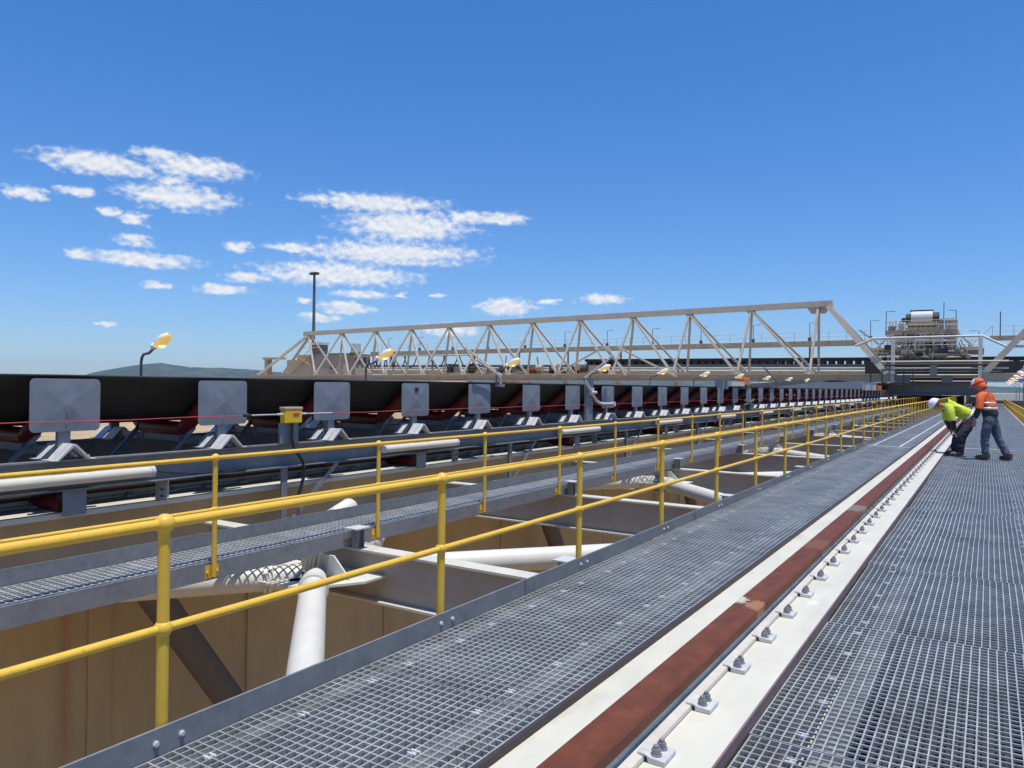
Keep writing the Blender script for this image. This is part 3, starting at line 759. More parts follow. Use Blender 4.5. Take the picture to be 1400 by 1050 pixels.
mb = MB(); mb.path([(-8.43, 7.5, .953), (-8.43, 7.5, .75), (-8.42, 7.53, .6), (-8.40, 7.68, .40), (-8.40, 7.72, .22), (-8.42, 7.66, .0), (-8.45, 7.60, -.2)], .024, 8); mb.build('cable', 'black', t)
for s, ya in ((-1, 7.34), (1, 7.665)):
    mb = MB(); mb.path([(-8.44, ya, 1.085), (-8.44, ya + s * .10, 1.085)], .016, 8); mb.path([(-8.44, ya + s * .10, 1.085), (-8.44, ya + s * .62, 1.085)], .010, 6); mb.build('eye_bolt', 'bright', t)
mb = MB(); mb.ball((-8.43, 6.72, 1.085), .032); mb.path([(-8.43, 6.66, 1.085), (-8.43, 6.78, 1.085)], .02, 8)
tag(mb.build('cord_clamp', 'black', loc=(-8.43, 6.72, 1.085)), 'small black clamp on the red cord left of the yellow box', 'clamp')

# ------------------------------------------------------------------ lamps along the conveyor
def lamp(x, y, label, group, s=1, zb=-.88, zt=1.92):
    t = thing('lamp_post', label, 'lamp post', (x, y, zb), group)
    mb = MB(); mb.path([(x, y, zb), (x, y, zt - .1), (x + s * .02, y, zt - .02), (x + s * .07, y, zt + .03), (x + s * .22, y, zt + .05), (x + s * .30, y, zt + .10), (x + s * .38, y, zt + .14)], .022, 10); mb.build('pole', 'pole', t)
    a = Vector((x + s * .34, y, zt + .145)); d = Vector((s * .91, 0, .40)).normalized(); nrm = Vector((-s * .40, 0, .91)).normalized(); sd = Vector((0, 1, 0))
    ln = .45; K = 10; n = 12
    def shell(up):
        mb = MB(); vs = []; 
        for i in range(K + 1):
            tt = i / K; rr = .112 * math.sin(math.pi * min(1, max(0.04, tt * .92 + .04))) ** .6 * (.62 + .38 * tt)
            for k in range(n + 1):
                ph = math.pi * k / n
                hgt = (.9 if up else -1.0) * math.sin(ph)
                vs.append(a + d * ln * tt + sd * rr * math.cos(ph) + nrm * rr * hgt)
        fs = [(i * (n + 1) + k, i * (n + 1) + k + 1, (i + 1) * (n + 1) + k + 1, (i + 1) * (n + 1) + k) for i in range(K) for k in range(n)]
        mb.add(vs, fs, True); return mb
    shell(True).build('housing', 'lampwhite', t)
    lens = shell(False).build('lens', 'amber', t)
    mb = MB(); c_ = a + d * .20 - nrm * .068; mb.ball(c_ + nrm * .010, .056, sc=(1.25, 1, .9)); mb.build('bulb', 'bulb', t)
    mb = MB(); mb.ball(a + d * .0 + nrm * .01, .055); mb.build('socket', 'lampwhite', t)
    return t
lp0 = None
for k, y in enumerate([7.10, 12.27, 17.44, 23.22, 28.6, 33.9, 39.5, 45.3, 51, 56.5]):
    lab = {0: 'lit amber lamp on a bent dark post above the left end of the conveyor', 1: 'lit amber lamp in front of the left part of the truss', 2: 'lit amber lamp in front of the truss, third from the left', 3: 'lit amber lamp beside the lowered swivel pole', 4: 'lit amber lamp fifth from the left above the conveyor', 5: 'lit amber lamp sixth from the left above the conveyor'}.get(k, 'small far lit amber lamp above the conveyor')
    if lp0 is None: lp0 = lamp(-11.5, y, lab, 'lamps along the conveyor', 1)
    else: dup(lp0, (-11.5, y, -.88), lab)
# lamps on the right
lr0 = None
for k, (x, y, dz) in enumerate([(1.95, 24, .35), (1.95, 31, .35), (1.95, 38, .3), (1.95, 46, .25), (1.95, 54, .2), (1.95, 62, .15), (1.95, 70, .1), (1.95, 78, .05)]):
    lab = 'small lit lamp in the right-hand row above the yellow handrail, ' + nth(k + 1) + ' from the right'
    if lr0 is None: lr0 = lamp(x, y, lab, 'lamps along the right side', -1, -.25, 2.35)
    else: dup(lr0, (x, y, -.25 + dz - .35), lab)
for k in range(8):
    y = 24 + 8 * k + (-1 if k else 0)
    tt = thing('lamp_cowl', 'pale cowl on the right-hand lamp row, ' + nth(k + 1) + ' from the right', 'cowl', (2.2, y, 2.6), 'cowls above the right lamp row')
    mb = MB(); mb.prism([(1.75, 2.62), (3.1, 2.75), (3.1, 3.35), (2.2, 3.42), (1.75, 3.05)], 'y', y + .7, y + .73); mb.build('panel', 'mesh', tt)
    mb = MB(); mb.path([(2.6, y + .76, -7), (2.6, y + .76, 2.9)], .05, 8); mb.build('post', 'guard', tt)
# lowered swivel poles
t = thing('swivel_lamp_pole', 'grey swivel lamp pole folded down in front of the end plates', 'lamp post', (-8.42, 18.3, .66))
mb = MB(); mb.box(-8.52, -8.45, 16.9, 17.25, .66, 1.72); mb.build('stand', 'guard', t)
mb = MB(); mb.path([(-8.40, 18.3, 1.085), (-8.40, 17.75, 1.09), (-8.40, 17.55, 1.11), (-8.40, 17.35, 1.17), (-8.40, 17.2, 1.28), (-8.40, 16.68, 1.68)], .036, 10); mb.build('bent_tube', 'lightgrey', t)
mb = MB(); mb.path([(-8.40, 16.64, 1.72), (-8.40, 18.15, 2.28)], .032, 10); mb.path([(-8.40, 18.13, 2.27), (-8.40, 18.28, 2.34)], .045, 10); mb.build('upper_tube', 'galv', t)
mb = MB(); mb.box(-8.47, -8.40, 17.05, 17.22, 1.30, 1.5); mb.path([(-8.39, 17.0, 1.38), (-8.39, 17.3, 1.38)], .04, 8); mb.build('hinge', 'lightgrey', t)
mb = MB(); mb.box(-8.45, -8.35, 18.3, 18.42, 1.02, 1.14); mb.build('end_bracket', 'lightgrey', t)
t = thing('swivel_lamp_pole', 'thin white pole leaning over the belt in front of the truss', 'lamp post', (-8.5, 13.0, 1.55))
mb = MB(); mb.path([(-8.50, 12.15, 2.04), (-8.50, 12.95, 1.745), (-8.50, 13.03, 1.69), (-8.50, 13.05, 1.55)], .024, 8); mb.build('bent_tube', 'white', t)
mb = MB(); mb.box(-8.56, -8.46, 12.95, 13.15, 1.50, 1.56); mb.build('clamp', 'guard', t)
t = thing('swivel_lamp_pole', 'small far pole leaning over the conveyor below the truss', 'lamp post', (-8.5, 37.0, 1.55))
mb = MB(); mb.path([(-8.50, 34.6, 2.45), (-8.50, 36.8, 1.95), (-8.50, 37.0, 1.55)], .045, 8); mb.build('bent_tube', 'guard', t)
# box fittings on top of the end plates
t = thing('junction_box', 'orange box perched above the end plates below the truss', 'box', (-8.7, 32, 1.55))
mb = MB(); mb.box(-8.85, -8.55, 31.6, 32.4, 1.66, 1.97); mb.build('cabinet', 'orangebox', t, bevel=.03)
mb = MB(); mb.box(-8.8, -8.6, 31.7, 31.8, 1.5, 1.66); mb.box(-8.8, -8.6, 32.2, 32.3, 1.5, 1.66); mb.build('legs', 'guard', t)
t = thing('belt_monitor', 'pale box with two short uprights above the end plates', 'box', (-8.7, 29, 1.55))
mb = MB(); mb.box(-8.8, -8.5, 28.4, 28.6, 1.5, 1.84); mb.box(-8.8, -8.5, 28.9, 29.1, 1.5, 1.82); mb.build('uprights', 'guard', t)
mb = MB(); mb.box(-8.85, -8.5, 29.6, 31.4, 1.62, 1.80); mb.build('hood', 'white', t)
# stack of pale fittings on lower walkway far
t = thing('cord_switch', 'dark switch stand with small white plates on the lower walkway', 'switch box', (-8.45, 31.9, .66))
mb = MB(); mb.box(-8.5, -8.4, 31.7, 32.1, .66, .98); mb.build('post', 'black', t)
mb = MB(); mb.bar((-8.42, 31.1, .86), (-8.42, 32.6, 1.06), .05, .06); mb.bar((-8.42, 31.2, 1.06), (-8.42, 32.5, .84), .05, .06); mb.build('arms', 'galv', t)

# ------------------------------------------------------------------ gantry with truss bridge
t = thing('gantry_bridge', 'long beige lattice truss bridge spanning the conveyor and walkway', 'truss bridge', (-8, 85, 0))
YFR, YRE, YT = 84.0, 89.0, 86.2
def ztop(x): return 9.35 + (x + 93.2) * .0165
def zbot(x): return 2.12 + (x + 102.7) * .0068
tops = [-93.2, -85.95, -78.9, -71.9, -65.0, -58.1, -51.2, -44.2, -36.95, -29.8, -22.7, -15.6]
bots = [-102.7, -89.4, -82.2, -75.1, -68.0, -60.9, -53.6, -46.2, -38.7, -31.0, -23.6, -16.0, -8.7]
mb = MB(); mb.bar((-94.2, YT, ztop(-94)), (-14.2, YT, ztop(-14.2)), .75, .62); mb.build('top_chord', 'truss', t)
for yy in (YFR, YRE):
    mb = MB(); mb.ibeam((-104.2, yy, zbot(-104)), (-7.8, yy, zbot(-8)), .75, .80, .09); mb.build('bottom_chord', 'chord', t)
for i, x in enumerate(tops):
    for yy in (YFR, YRE):
        for b in (bots[i], bots[i + 1]):
            mb = MB()
            first = i in (0,) and b == bots[0]; last = i == len(tops) - 1 and b == bots[-1]
            w = .52 if last else (.36 if first else .24)
            mb.bar((x + (1.0 if last else 0), YT + (yy - YT) * .08, ztop(x) - .25), (b, yy, zbot(b) + .40), w, w * .8, up=(0, 1, 0)); mb.build('brace', 'truss', t)
    mb = MB(); wv = 1.2 if i in (0, len(tops) - 1) else .5
    mb.prism([(x - wv, ztop(x) - .28), (x + wv, ztop(x) - .28), (x + wv * .6, ztop(x) - 1.0), (x - wv * .6, ztop(x) - 1.0)] if i in (0, len(tops) - 1) else [(x - wv, ztop(x) - .28), (x + wv, ztop(x) - .28), (x + .25, ztop(x) - .75), (x - .25, ztop(x) - .75)], 'y', YT - .06, YT + .06); mb.build('gusset', 'truss', t)
for b in bots:
    mb = MB(); z_ = zbot(b) + .44; mb.prism([(b - .5, z_), (b + .5, z_), (b + .28, z_ + .4), (b - .28, z_ + .4)], 'y', YFR - .05, YFR + .05); mb.build('gusset', 'truss', t)
    mb = MB(); mb.bar((b, YFR + .4, zbot(b)), (b, YRE - .4, zbot(b)), .25, .35); mb.build('cross_beam', 'truss', t)
mb = MB()
for (a, b) in [((-60.3, 6.6), (-54.0, 2.7)), ((-39.5, 6.2), (-46.4, 2.7)), ((-37.6, 6.2), (-30.2, 2.7)), ((-39.0, 6.3), (-36.5, 2.8))]:
    mb.bar((a[0], YFR - .8, a[1]), (b[0], YFR - .8, b[1]), .2, .2, up=(0, 1, 0))
mb.build('stay', 'truss', t)
# portal over the walkway
mb = MB(); mb.ibeam((-8.7, 85, 1.62), (-.4, 85, 1.72), .9, 1.15, .08); mb.build('portal_beam', 'greybeam', t)
mb = MB(); mb.ibeam((-8.7, 88.6, 1.62), (-.4, 88.6, 1.72), .9, 1.15, .08); mb.build('portal_beam', 'greybeam', t)
for x in (-8.15, -.75):
    mb = MB(); mb.bar((x, 84, 2.2), (x, 84, 6.6), .34, .34); mb.build('column', 'white', t)
mb = MB(); mb.path([(-11.6, 84, 6.0), (-10.0, 84, 6.7), (-7.65, 84, 6.73), (-3.1, 84, 6.78), (-.6, 84, 6.79), (-.1, 84, 6.5), (1.3, 84, 5.75), (14, 84, 5.7)], .12, 10); mb.build('service_pipe', 'lightgrey', t)
for k, (z, r_, m_) in enumerate([(4.35, .09, 'truss'), (4.05, .12, 'dark'), (3.72, .10, 'lightgrey'), (3.35, .10, 'dark'), (3.05, .09, 'truss'), (2.75, .16, 'dark'), (2.45, .07, 'truss')]):
    mb = MB(); mb.path([(-9.2 + .3 * (k % 3), 83.6 + .3 * k, z), (1.5 - .5 * (k % 2), 83.6 + .3 * k, z + .05)], r_, 8); mb.build('cross_pipe', m_, t)
mb = MB(); mb.box(-8.6, -.2, 86.6, 88, 2.2, 4.75); mb.build('dark_backing', 'dark', t)  # dark box filling the space behind the cross pipes
mb = MB(); mb.box(-12.5, 3.5, 98.2, 98.5, 2.6, 4.9); mb.build('rear_apron', 'dark', t)
mb = MB(); mb.box(-8.0, -6.6, 83.8, 84.3, 2.1, 3.0); mb.box(-4.9, -4.3, 83.5, 84, 3.0, 4.0); mb.box(-3.9, -3.0, 84, 84.4, 2.3, 2.9); mb.build('cabinet', 'greybeam', t)
mb = MB(); mb.box(-8.2, -2.2, 88.9, 92, -.6, 1.05); mb.box(-7.6, -6.4, 88, 88.8, -.4, .9); mb.box(-5.2, -4.2, 88, 88.8, -.4, .7); mb.build('drive_unit', 'dark', t)
for x in (-1.26, -9.40):
    for yy in (81.5, 85.5, 89.5):
        mb = MB(); mb.box(x - .35, x + .35, yy - 1.3, yy + 1.3, .45, 1.02)
        for s in (-.75, .75): mb.path([(x - .09, yy + s, .43), (x + .09, yy + s, .43)], .23, 18)
        mb.build('bogie', 'dark', t)
# right-hand truss
mb = MB(); mb.bar((-.5, YFR, 3.15), (5.6, YFR, 10.6), .55, .45, up=(0, 1, 0)); mb.build('brace', 'truss', t)
mb = MB(); mb.bar((4.5, YT, 10.75), (26, YT, 11.1), .75, .62); mb.build('top_chord', 'truss', t)
mb = MB(); mb.ibeam((-.6, YFR, 2.85), (30, YFR, 3.0), .75, .86, .09); mb.build('bottom_chord', 'truss', t)
# belt ramp behind
t = thing('belt_ramp', 'grey sloping side plates lifting the belt towards the gantry', 'conveyor ramp', (XC, 60, 1.2))
for x in (-8.66, 2 * XC + 8.66):
    mb = MB(); mb.prism([(36.5, 1.58), (48, 1.96), (64, 2.15), (76, 2.2), (76, 1.60), (64, 1.58)], 'x', x - .012, x + .012); mb.build('side_plate', 'guard', t)
for k, y in enumerate((66, 70, 74)):
    mb = MB(); mb.box(-8.6, -8.3, y, y + 2.4, 1.5, 1.95); mb.build('hood', ('lightgrey', 'mesh', 'orangebox')[k], t)
# walkway platform on gantry behind (dark lower clutter)
t = thing('ladder_frame', 'dark grey stair and frame standing beside the gantry portal', 'frame', (-9, 82, 0))
mb = MB()
for x in (-9.9, -8.9, -7.0, -6.2): mb.bar((x, 82, -.2), (x, 82, 3.6), .10, .10)
for z in (1.0, 2.2, 3.5): mb.bar((-9.9, 82, z), (-6.2, 82, z), .08, .08)
for k in range(7): mb.bar((-7.0, 82, .3 + .45 * k), (-6.2, 82, .3 + .45 * k), .12, .06)
mb.build('frame_bars', 'dark', t)

# drive tower
t = thing('drive_tower', 'beige drive tower with decks, handrails and a curved white hood', 'tower', (-6, 95, 0))
mb = MB(); mb.box(-9.9, -2.9, 93.5, 98, 7.65, 8.15); mb.build('deck', 'tan', t)
mb = MB(); mb.box(-9.2, -3.0, 94, 98, 5.9, 6.35); mb.build('lower_deck', 'tan', t)
for k in range(7):
    x = -9.0 + k * .98
    mb = MB(); mb.bar((x, 94.1, 6.35), (x + (.5 if k % 2 else -.2), 94.1, 7.66), .28, .22); mb.build('strut', 'tan', t)
mb = MB(); mb.box(-8.4, -4.0, 95, 97.5, 6.36, 7.65); mb.build('machinery', 'dark', t)
mb = MB(); mb.box(-8.0, -4.6, 94.3, 96.5, 8.15, 8.5); mb.box(-7.85, -4.75, 94.2, 96.6, 8.7, 9.1); mb.box(-7.7, -4.9, 94.6, 96.4, 8.5, 8.7); mb.build('bearing_frame', 'tan', t)
mb = MB(); mb.path([(-7.45, 95.4, 9.55), (-5.35, 95.4, 9.55)], .86, 28); mb.build('hood', 'lightgrey', t)
mb = MB(); mb.box(-7.6, -5.3, 95.0, 95.8, 10.36, 10.46); mb.build('hood_cap', 'dark', t)
mb = MB(); mb.path([(-5.35, 95.4, 9.5), (-4.75, 95.4, 9.5)], .7, 20); mb.path([(-8.0, 95.4, 9.5), (-7.45, 95.4, 9.5)], .6, 20); mb.build('pulley', 'dark', t)
mb = MB(); mb.box(-4.15, -3.2, 94.3, 95.5, 8.15, 9.2); mb.build('cabinet', 'tan', t)
mb = MB(); mb.box(-4.2, -3.15, 94.25, 95.55, 9.2, 9.4); mb.build('cabinet_roof', 'white', t)
for x, z in ((-9.85, 10.3), (-4.25, 11.1), (-3.1, 10.2)):
    mb = MB(); mb.path([(x, 94, 8.1), (x, 94, z)], .045, 6)
    mb.bar((x, 94, z), (x + (.9 if x < -9 else -.7 if x > -3.5 else .05), 94, z + .02), .06, .06); mb.build('pole', 'pole', t)
for x0, x1 in ((-9.85, -8.1), (-4.6, -3.0)):
    mb = MB()
    for k in range(6): mb.path([(x0 + (x1 - x0) * k / 5, 93.7, 8.15), (x0 + (x1 - x0) * k / 5, 93.7, 9.15)], .035, 6)
    for z in (8.65, 9.15): mb.path([(x0, 93.7, z), (x1, 93.7, z)], .035, 6)
    mb.build('guard_rail', 'lightgrey', t)
mb = MB(); mb.ibeam((-10.9, 92, 5.6), (-.5, 92, 5.65), .8, .62, .06); mb.build('main_beam', 'tan', t)
mb = MB(); mb.path([(-8.2, 93, 5.0), (-2.2, 93, 5.0)], .52, 20); mb.build('drum', 'dark', t)
for k in range(8):
    x = -8.1 + k * .86
    mb = MB(); mb.bar((x, 91.8, 4.35), (x + .12, 91.8, 6.0), .14, .10); mb.build('post', 'lightgrey', t)
rnd = random.Random(11)
for k in range(16):
    x = -9.6 + k * .43; mb = MB()
    mb.bar((x, 93.4, 5.95), (x + rnd.uniform(-.6, .6), 93.4, rnd.choice((6.4, 7.6, 7.65))), .13, .12); mb.build('strut', rnd.choice(('tan', 'truss', 'dark', 'lightgrey')), t)
for (x0, x1, z0, z1, m_) in [(-9.3, -7.9, 6.5, 7.2, 'greybeam'), (-3.9, -3.1, 6.4, 7.3, 'tan'), (-6.9, -5.6, 6.4, 7.3, 'tan'), (-8.6, -8.05, 8.15, 8.9, 'tan'), (-4.6, -4.3, 8.15, 9.3, 'greybeam'), (-9.6, -8.9, 8.15, 8.6, 'greybeam'), (-8.3, -7.9, 9.1, 9.5, 'dark')]:
    mb = MB(); mb.box(x0, x1, 93.6, 94.2, z0, z1); mb.build('equipment', m_, t)
for k in range(60):
    up_ = k % 3 == 0; w = rnd.uniform(.15, .8); h = rnd.uniform(.15, .7); x = rnd.uniform(-9.5, -3.6); z = rnd.uniform(8.16, 8.3) if up_ else rnd.uniform(6.36, 7.2); y = rnd.uniform(93.2, 93.55) if not up_ else rnd.uniform(93.9, 94.1)
    if up_ and -8.2 < x < -4.4: continue
    mb = MB()
    if k % 4 == 1: mb.path([(x, y, z), (x + w * 2, y + .1, z + .02 * (k % 5))], .06, 6)
    elif k % 4 == 2: mb.path([(x, y, z), (x, y + .05, z + h + .5)], .05, 6)
    else: mb.box(x, x + w, y, y + .4, z, z + h)
    mb.build('equipment', rnd.choice(('tan', 'tan', 'truss', 'dark', 'chord', 'lightgrey')), t)
for z0, y_, xa, xb in ((6.36, 93.1, -9.2, -3.0), (8.15, 93.45, -9.85, -2.95)):
    mb = MB()
    for k in range(15): mb.path([(xa + (xb - xa) * k / 14, y_, z0), (xa + (xb - xa) * k / 14, y_, z0 + 1.05)], .028, 5)
    for dz in (.55, 1.05): mb.path([(xa, y_, z0 + dz), (xb, y_, z0 + dz)], .028, 5)
    mb.build('guard_rail', 'truss', t)
for z in (6.9, 7.3):
    mb = MB(); mb.path([(-11.3, 93.2, z - .2), (-1.0, 93.2, z)], .05, 6); mb.build('pipe_run', 'lightgrey', t)
for (a, b) in [((-10.8, 5.9), (-9.2, 7.7)), ((-2.9, 7.7), (-1.2, 5.9)), ((-12.4, 8.2), (-10.4, 6.6)), ((-9.2, 4.4), (-8.2, 5.3)), ((-2.2, 5.2), (-.8, 4.4))]:
    mb = MB(); mb.bar((a[0], 92.6, a[1]), (b[0], 92.6, b[1]), .22, .2); mb.build('brace', 'truss', t)
for x0, x1, z in ((-11.2, -9.6, 6.0), (-3.0, -.6, 6.0)):
    mb = MB(); mb.box(x0, x1, 92.4, 93.6, z, z + .2)
    mb.build('side_platform', 'tan', t)
for k in range(4):
    x = (-9.3, -7.0, -4.6, -2.4)[k]
    mb = MB(); mb.bar((x, 95, -7), (x, 95, 5.9), .35, .35); mb.build('leg', 'greybeam', t)
mb = MB()
for k in range(13): mb.path([(-11.0 + k * .85, 91.6, 5.92), (-11.0 + k * .85, 91.6, 6.95)], .03, 6)
for z in (6.4, 6.95): mb.path([(-11, 91.6, z), (-.6, 91.6, z)], .03, 6)
mb.build('guard_rail', 'lightgrey', t)

# conveyor gallery behind the truss
t = thing('conveyor_gallery', 'long tan conveyor gallery with catwalk behind the truss', 'conveyor gallery', (-30, 100, 0))
def zc(x): return 6.75 + (x + 75) * .0075
mb = MB(); mb.bar((-92, 100, zc(-92)), (-12.5, 100, zc(-12)), 1.4, .62); mb.build('catwalk', 'tan', t)
mb = MB()
for k in range(40):
    x = -91.5 + k * 2.02; mb.path([(x, 99.4, zc(x) + .3), (x, 99.4, zc(x) + 1.4)], .032, 5)
for dz in (.85, 1.4): mb.path([(-91.5, 99.4, zc(-91.5) + dz), (-12.6, 99.4, zc(-12.6) + dz)], .032, 5)
mb.build('catwalk_rail', 'lightgrey', t)
for k in range(12):
    x = -88 + k * 6.9
    mb = MB(); mb.path([(x, 99.5, zc(x)), (x, 99.5, zc(x) + 2.55), (x + .9, 99.5, zc(x) + 2.6)], .045, 6); mb.box(x - .18, x + .18, 99.35, 99.6, zc(x) + .35, zc(x) + .75)
    mb.build('catwalk_lamp', 'pole', t)
mb = MB(); mb.box(-50, 28, 99.2, 101.4, 5.05, 5.42); mb.build('belt', 'belt', t)
for k in range(78):
    x = -49.5 + k * 1.0
    mb = MB(); mb.box(x - .26, x + .26, 99.3, 101.3, 4.62, 5.05); mb.build('idler', 'dark', t)
mb = MB(); mb.box(-92, 28, 99.3, 101.3, 4.30, 4.62); mb.build('side_beam', 'greybeam', t)
mb = MB(); mb.box(-92, 28, 99.0, 101.6, 3.05, 3.75); mb.box(-92, 28, 98.6, 98.8, 3.9, 4.12); mb.build('box_girder', 'tan', t)
for k in range(13):
    x = -88 + k * 8.6
    mb = MB(); mb.bar((x, 100, -7), (x, 100, 3.05), .5, .5); mb.build('leg', 'tan', t)
    mb = MB(); mb.bar((x, 100.8, 3.7), (x, 100.8, zc(x) - .3), .2, .2); mb.build('hanger', 'tan', t)
t = thing('catwalk', 'grey raised catwalk with handrail at the right edge behind the gantry', 'catwalk', (2, 95, 7))
mb = MB(); mb.box(0, 14, 95, 96.2, 7.0, 7.45); mb.build('deck', 'tan', t)
mb = MB()
for k in range(8): mb.path([(.2 + k * 1.9, 95, 7.45), (.2 + k * 1.9, 95, 8.5)], .035, 6)
for z in (7.95, 8.5): mb.path([(.2, 95, z), (13.6, 95, z)], .035, 6)
mb.path([(-1.6, 95, 6.6), (.2, 95, 8.5)], .04, 6)
mb.build('handrail', 'lightgrey', t)
mb = MB(); mb.path([(-1.0, 95, 5.0), (-1.0, 95, 8.0), (-1.9, 95, 8.05)], .04, 6); mb.path([(.9, 95, 7.4), (.9, 95, 10.0)], .06, 6); mb.build('pole', 'pole', t)

# festoon cables
t = thing('festoon_cable', 'dark blue cable hanging in loops below the catwalk behind the truss', 'cable', (-75, 92, 5.6))
xs = [-88.5 + i * .95 for i in range(9)] + [-80.0, -78.0, -75.5, -73.0, -70.2, -67.5, -64.5]
for a, b in zip(xs[:-1], xs[1:]):
    pts = []
    for i in range(11):
        u = i / 10; pts.append((a + (b - a) * u, 92 + .2 * math.sin(a), 5.75 - 1.75 * (1 - (2 * u - 1) ** 2) ** .8))
    mb = MB(); mb.path(pts, .085, 6); mb.build('cable_loop', 'cable', t)
mb = MB(); mb.box(-89, -64, 91.9, 92.1, 5.75, 5.9); mb.build('trolley_beam', 'truss', t)

# buildings at the left end
def bld(name, label, boxes, cat='building', extra=None):
    t = thing(name, label, cat, (boxes[0][0], boxes[0][2], -7))
    for (x0, x1, y0, y1, z0, z1, nm, m_) in boxes:
        mb = MB(); mb.box(x0, x1, y0, y1, z0, z1); mb.build(nm, m_, t)
    return t
bld('switch_room', 'stepped beige switch room at the left end of the truss', [(-108.4, -105.9, 95, 100, -7, 5.45, 'wall', 'bldg'), (-105.89, -101.4, 95.1, 101, -7, 6.35, 'wall', 'bldg'), (-101.39, -93.8, 94.6, 101, -7, 6.3, 'wall', 'bldg'),
     (-101.6, -93.5, 94.4, 101.2, 6.3, 6.55, 'roof', 'greybeam'), (-97.1, -94.4, 94.55, 94.597, 3.7, 4.35, 'window', 'tan'), (-97.0, -95.8, 94.53, 94.549, 3.8, 4.25, 'pane', 'dark')])
bld('water_tank', 'grey upright tank on the roof behind the truss', [(-93.4, -91.7, 95.5, 97, 6.55, 6.7, 'base', 'greybeam')], 'tank')
tk = bpy.data.objects['water_tank']
mb = MB(); mb.path([(-92.55, 96.2, 6.7), (-92.55, 96.2, 8.2)], .85, 24); mb.build('tank_shell', 'lightgrey', tk)
bld('roof_cabin', 'small cabin with a white roof beside the tall light mast', [(-101.9, -99.6, 95.0, 96.5, 6.56, 8.1, 'wall', 'greybeam'), (-102.1, -99.4, 94.8, 96.7, 8.1, 8.55, 'roof', 'white')], 'cabin')
bld('loading_frame', 'tan open frame with a flat roof at the far left', [(-114.5, -113.6, 95, 96, -7, 5.6, 'post', 'tan'), (-114.9, -110.0, 94.8, 96.2, 5.6, 5.95, 'roof', 'tan')], 'frame')
t = thing('stairway', 'yellow steel stairway against the beige switch room', 'stairs', (-104, 94, 0))
mb = MB(); mb.bar((-106.5, 94, 2.6), (-100.8, 94, 6.4), .2, .35); mb.build('stringer', 'tan', t)
mb = MB()
for k in range(7): mb.path([(-106.2 + k * .9, 93.8, 2.9 + k * .6), (-106.2 + k * .9, 93.8, 3.95 + k * .6)], .05, 6)
mb.path([(-106.2, 93.8, 3.95), (-100.8, 93.8, 7.55)], .05, 6); mb.path([(-104.8, 93.8, 6.2), (-101.8, 93.8, 8.6)], .05, 6); mb.path([(-104.8, 93.8, 6.2), (-101.0, 93.8, 4.5)], .05, 6)
mb.path([(-105, 93.8, 7.6), (-99, 93.8, 7.5)], .05, 6)
mb.build('stair_rail', 'yellow', t)
t = thing('drive_station', 'low cluster of dark and brown machinery seen through the middle of the truss', 'machinery', (-60, 96, 3))
tt_ = bpy.data.objects['drive_tower']; rnd = random.Random(33)
for k in range(54):
    x = rnd.uniform(-10.8, -1.2); z = rnd.uniform(4.3, 5.9); w = rnd.uniform(.2, 1.2); h = rnd.uniform(.12, .6); y = rnd.uniform(90.6, 91.3)
    mb = MB()
    if k % 3 == 0: mb.path([(x, y, z), (x + w * 1.6, y, z + .03)], rnd.uniform(.05, .10), 6)
    elif k % 3 == 1: mb.bar((x, y, z), (x + rnd.uniform(-.7, .7), y, z + h + .7), .10, .10)
    else: mb.box(x, x + w, y, y + .3, z, z + h)
    mb.build('equipment', rnd.choice(('tan', 'chord', 'truss', 'dark', 'greybeam', 'tan')), tt_)
rnd = random.Random(21)
mb = MB(); mb.box(-74, -44, 96, 98, 2.6, 3.3); mb.build('base_frame', 'tan', t)
for k in range(46):
    x = rnd.uniform(-73, -45); w = rnd.uniform(.3, 1.7); h = rnd.uniform(.3, 1.9)
    mb = MB()
    if k % 4 == 0: mb.path([(x, 95.9, 3.3 + h * .5), (x + w, 95.9, 3.3 + h * .5)], rnd.uniform(.15, .5), 10)
    elif k % 4 == 1: mb.bar((x, 95.8, 3.3), (x + rnd.uniform(-.8, .8), 95.8, 3.3 + h * 1.4), .14, .14)
    else: mb.box(x, x + w, 96, 97.4, 3.3, 3.3 + h * .75)
    mb.build('unit', rnd.choice(('dark', 'dark', 'tan', 'chord', 'rust', 'greybeam')), t)
# stockpiles beyond
def pile(label, cx, cy, rx, ry, h, m_, seed):
    rnd = random.Random(seed); mb = MB(); nr, na = 8, 40; vs = [(cx, cy, -7 + h)]
    for i in range(1, nr + 1):
        for k in range(na):
            a = 2 * math.pi * k / na; q = i / nr
            vs.append((cx + rx * q * math.cos(a) * rnd.uniform(.94, 1.06), cy + ry * q * math.sin(a), -7 + h * (1 - q) * rnd.uniform(.9, 1.08) - (.2 if i == nr else 0)))
    fs = [(0, 1 + k, 1 + (k + 1) % na) for k in range(na)]
    for i in range(nr - 1):
        for k in range(na):
            a = 1 + i * na + k; b = 1 + i * na + (k + 1) % na; fs.append((a, a + na, b + na, b))
    mb.add(vs, fs, True); tag(mb.build('stockpile', m_, loc=(cx, cy, -7)), label, 'stockpile')
pile('long brown stockpile seen through the truss', -104, 135, 26, 12, 11.5, 'ground', 1)
pile('dark red-brown stockpile right of the festoon cable', -88, 140, 14, 9, 13.0, 'rust', 2)
# tall mast
t = thing('light_mast', 'tall slender light mast rising above the left end of the truss', 'mast', (-150, 140.2, -7))
mb = MB(); mb.path([(-150, 140.2, -7), (-150, 140.2, 30)], [.55, .32], 10); mb.build('pole', 'pole', t)
mb = MB(); mb.box(-151.2, -148.8, 139.6, 140.8, 29.6, 30.2); mb.build('head_frame', 'dark', t)

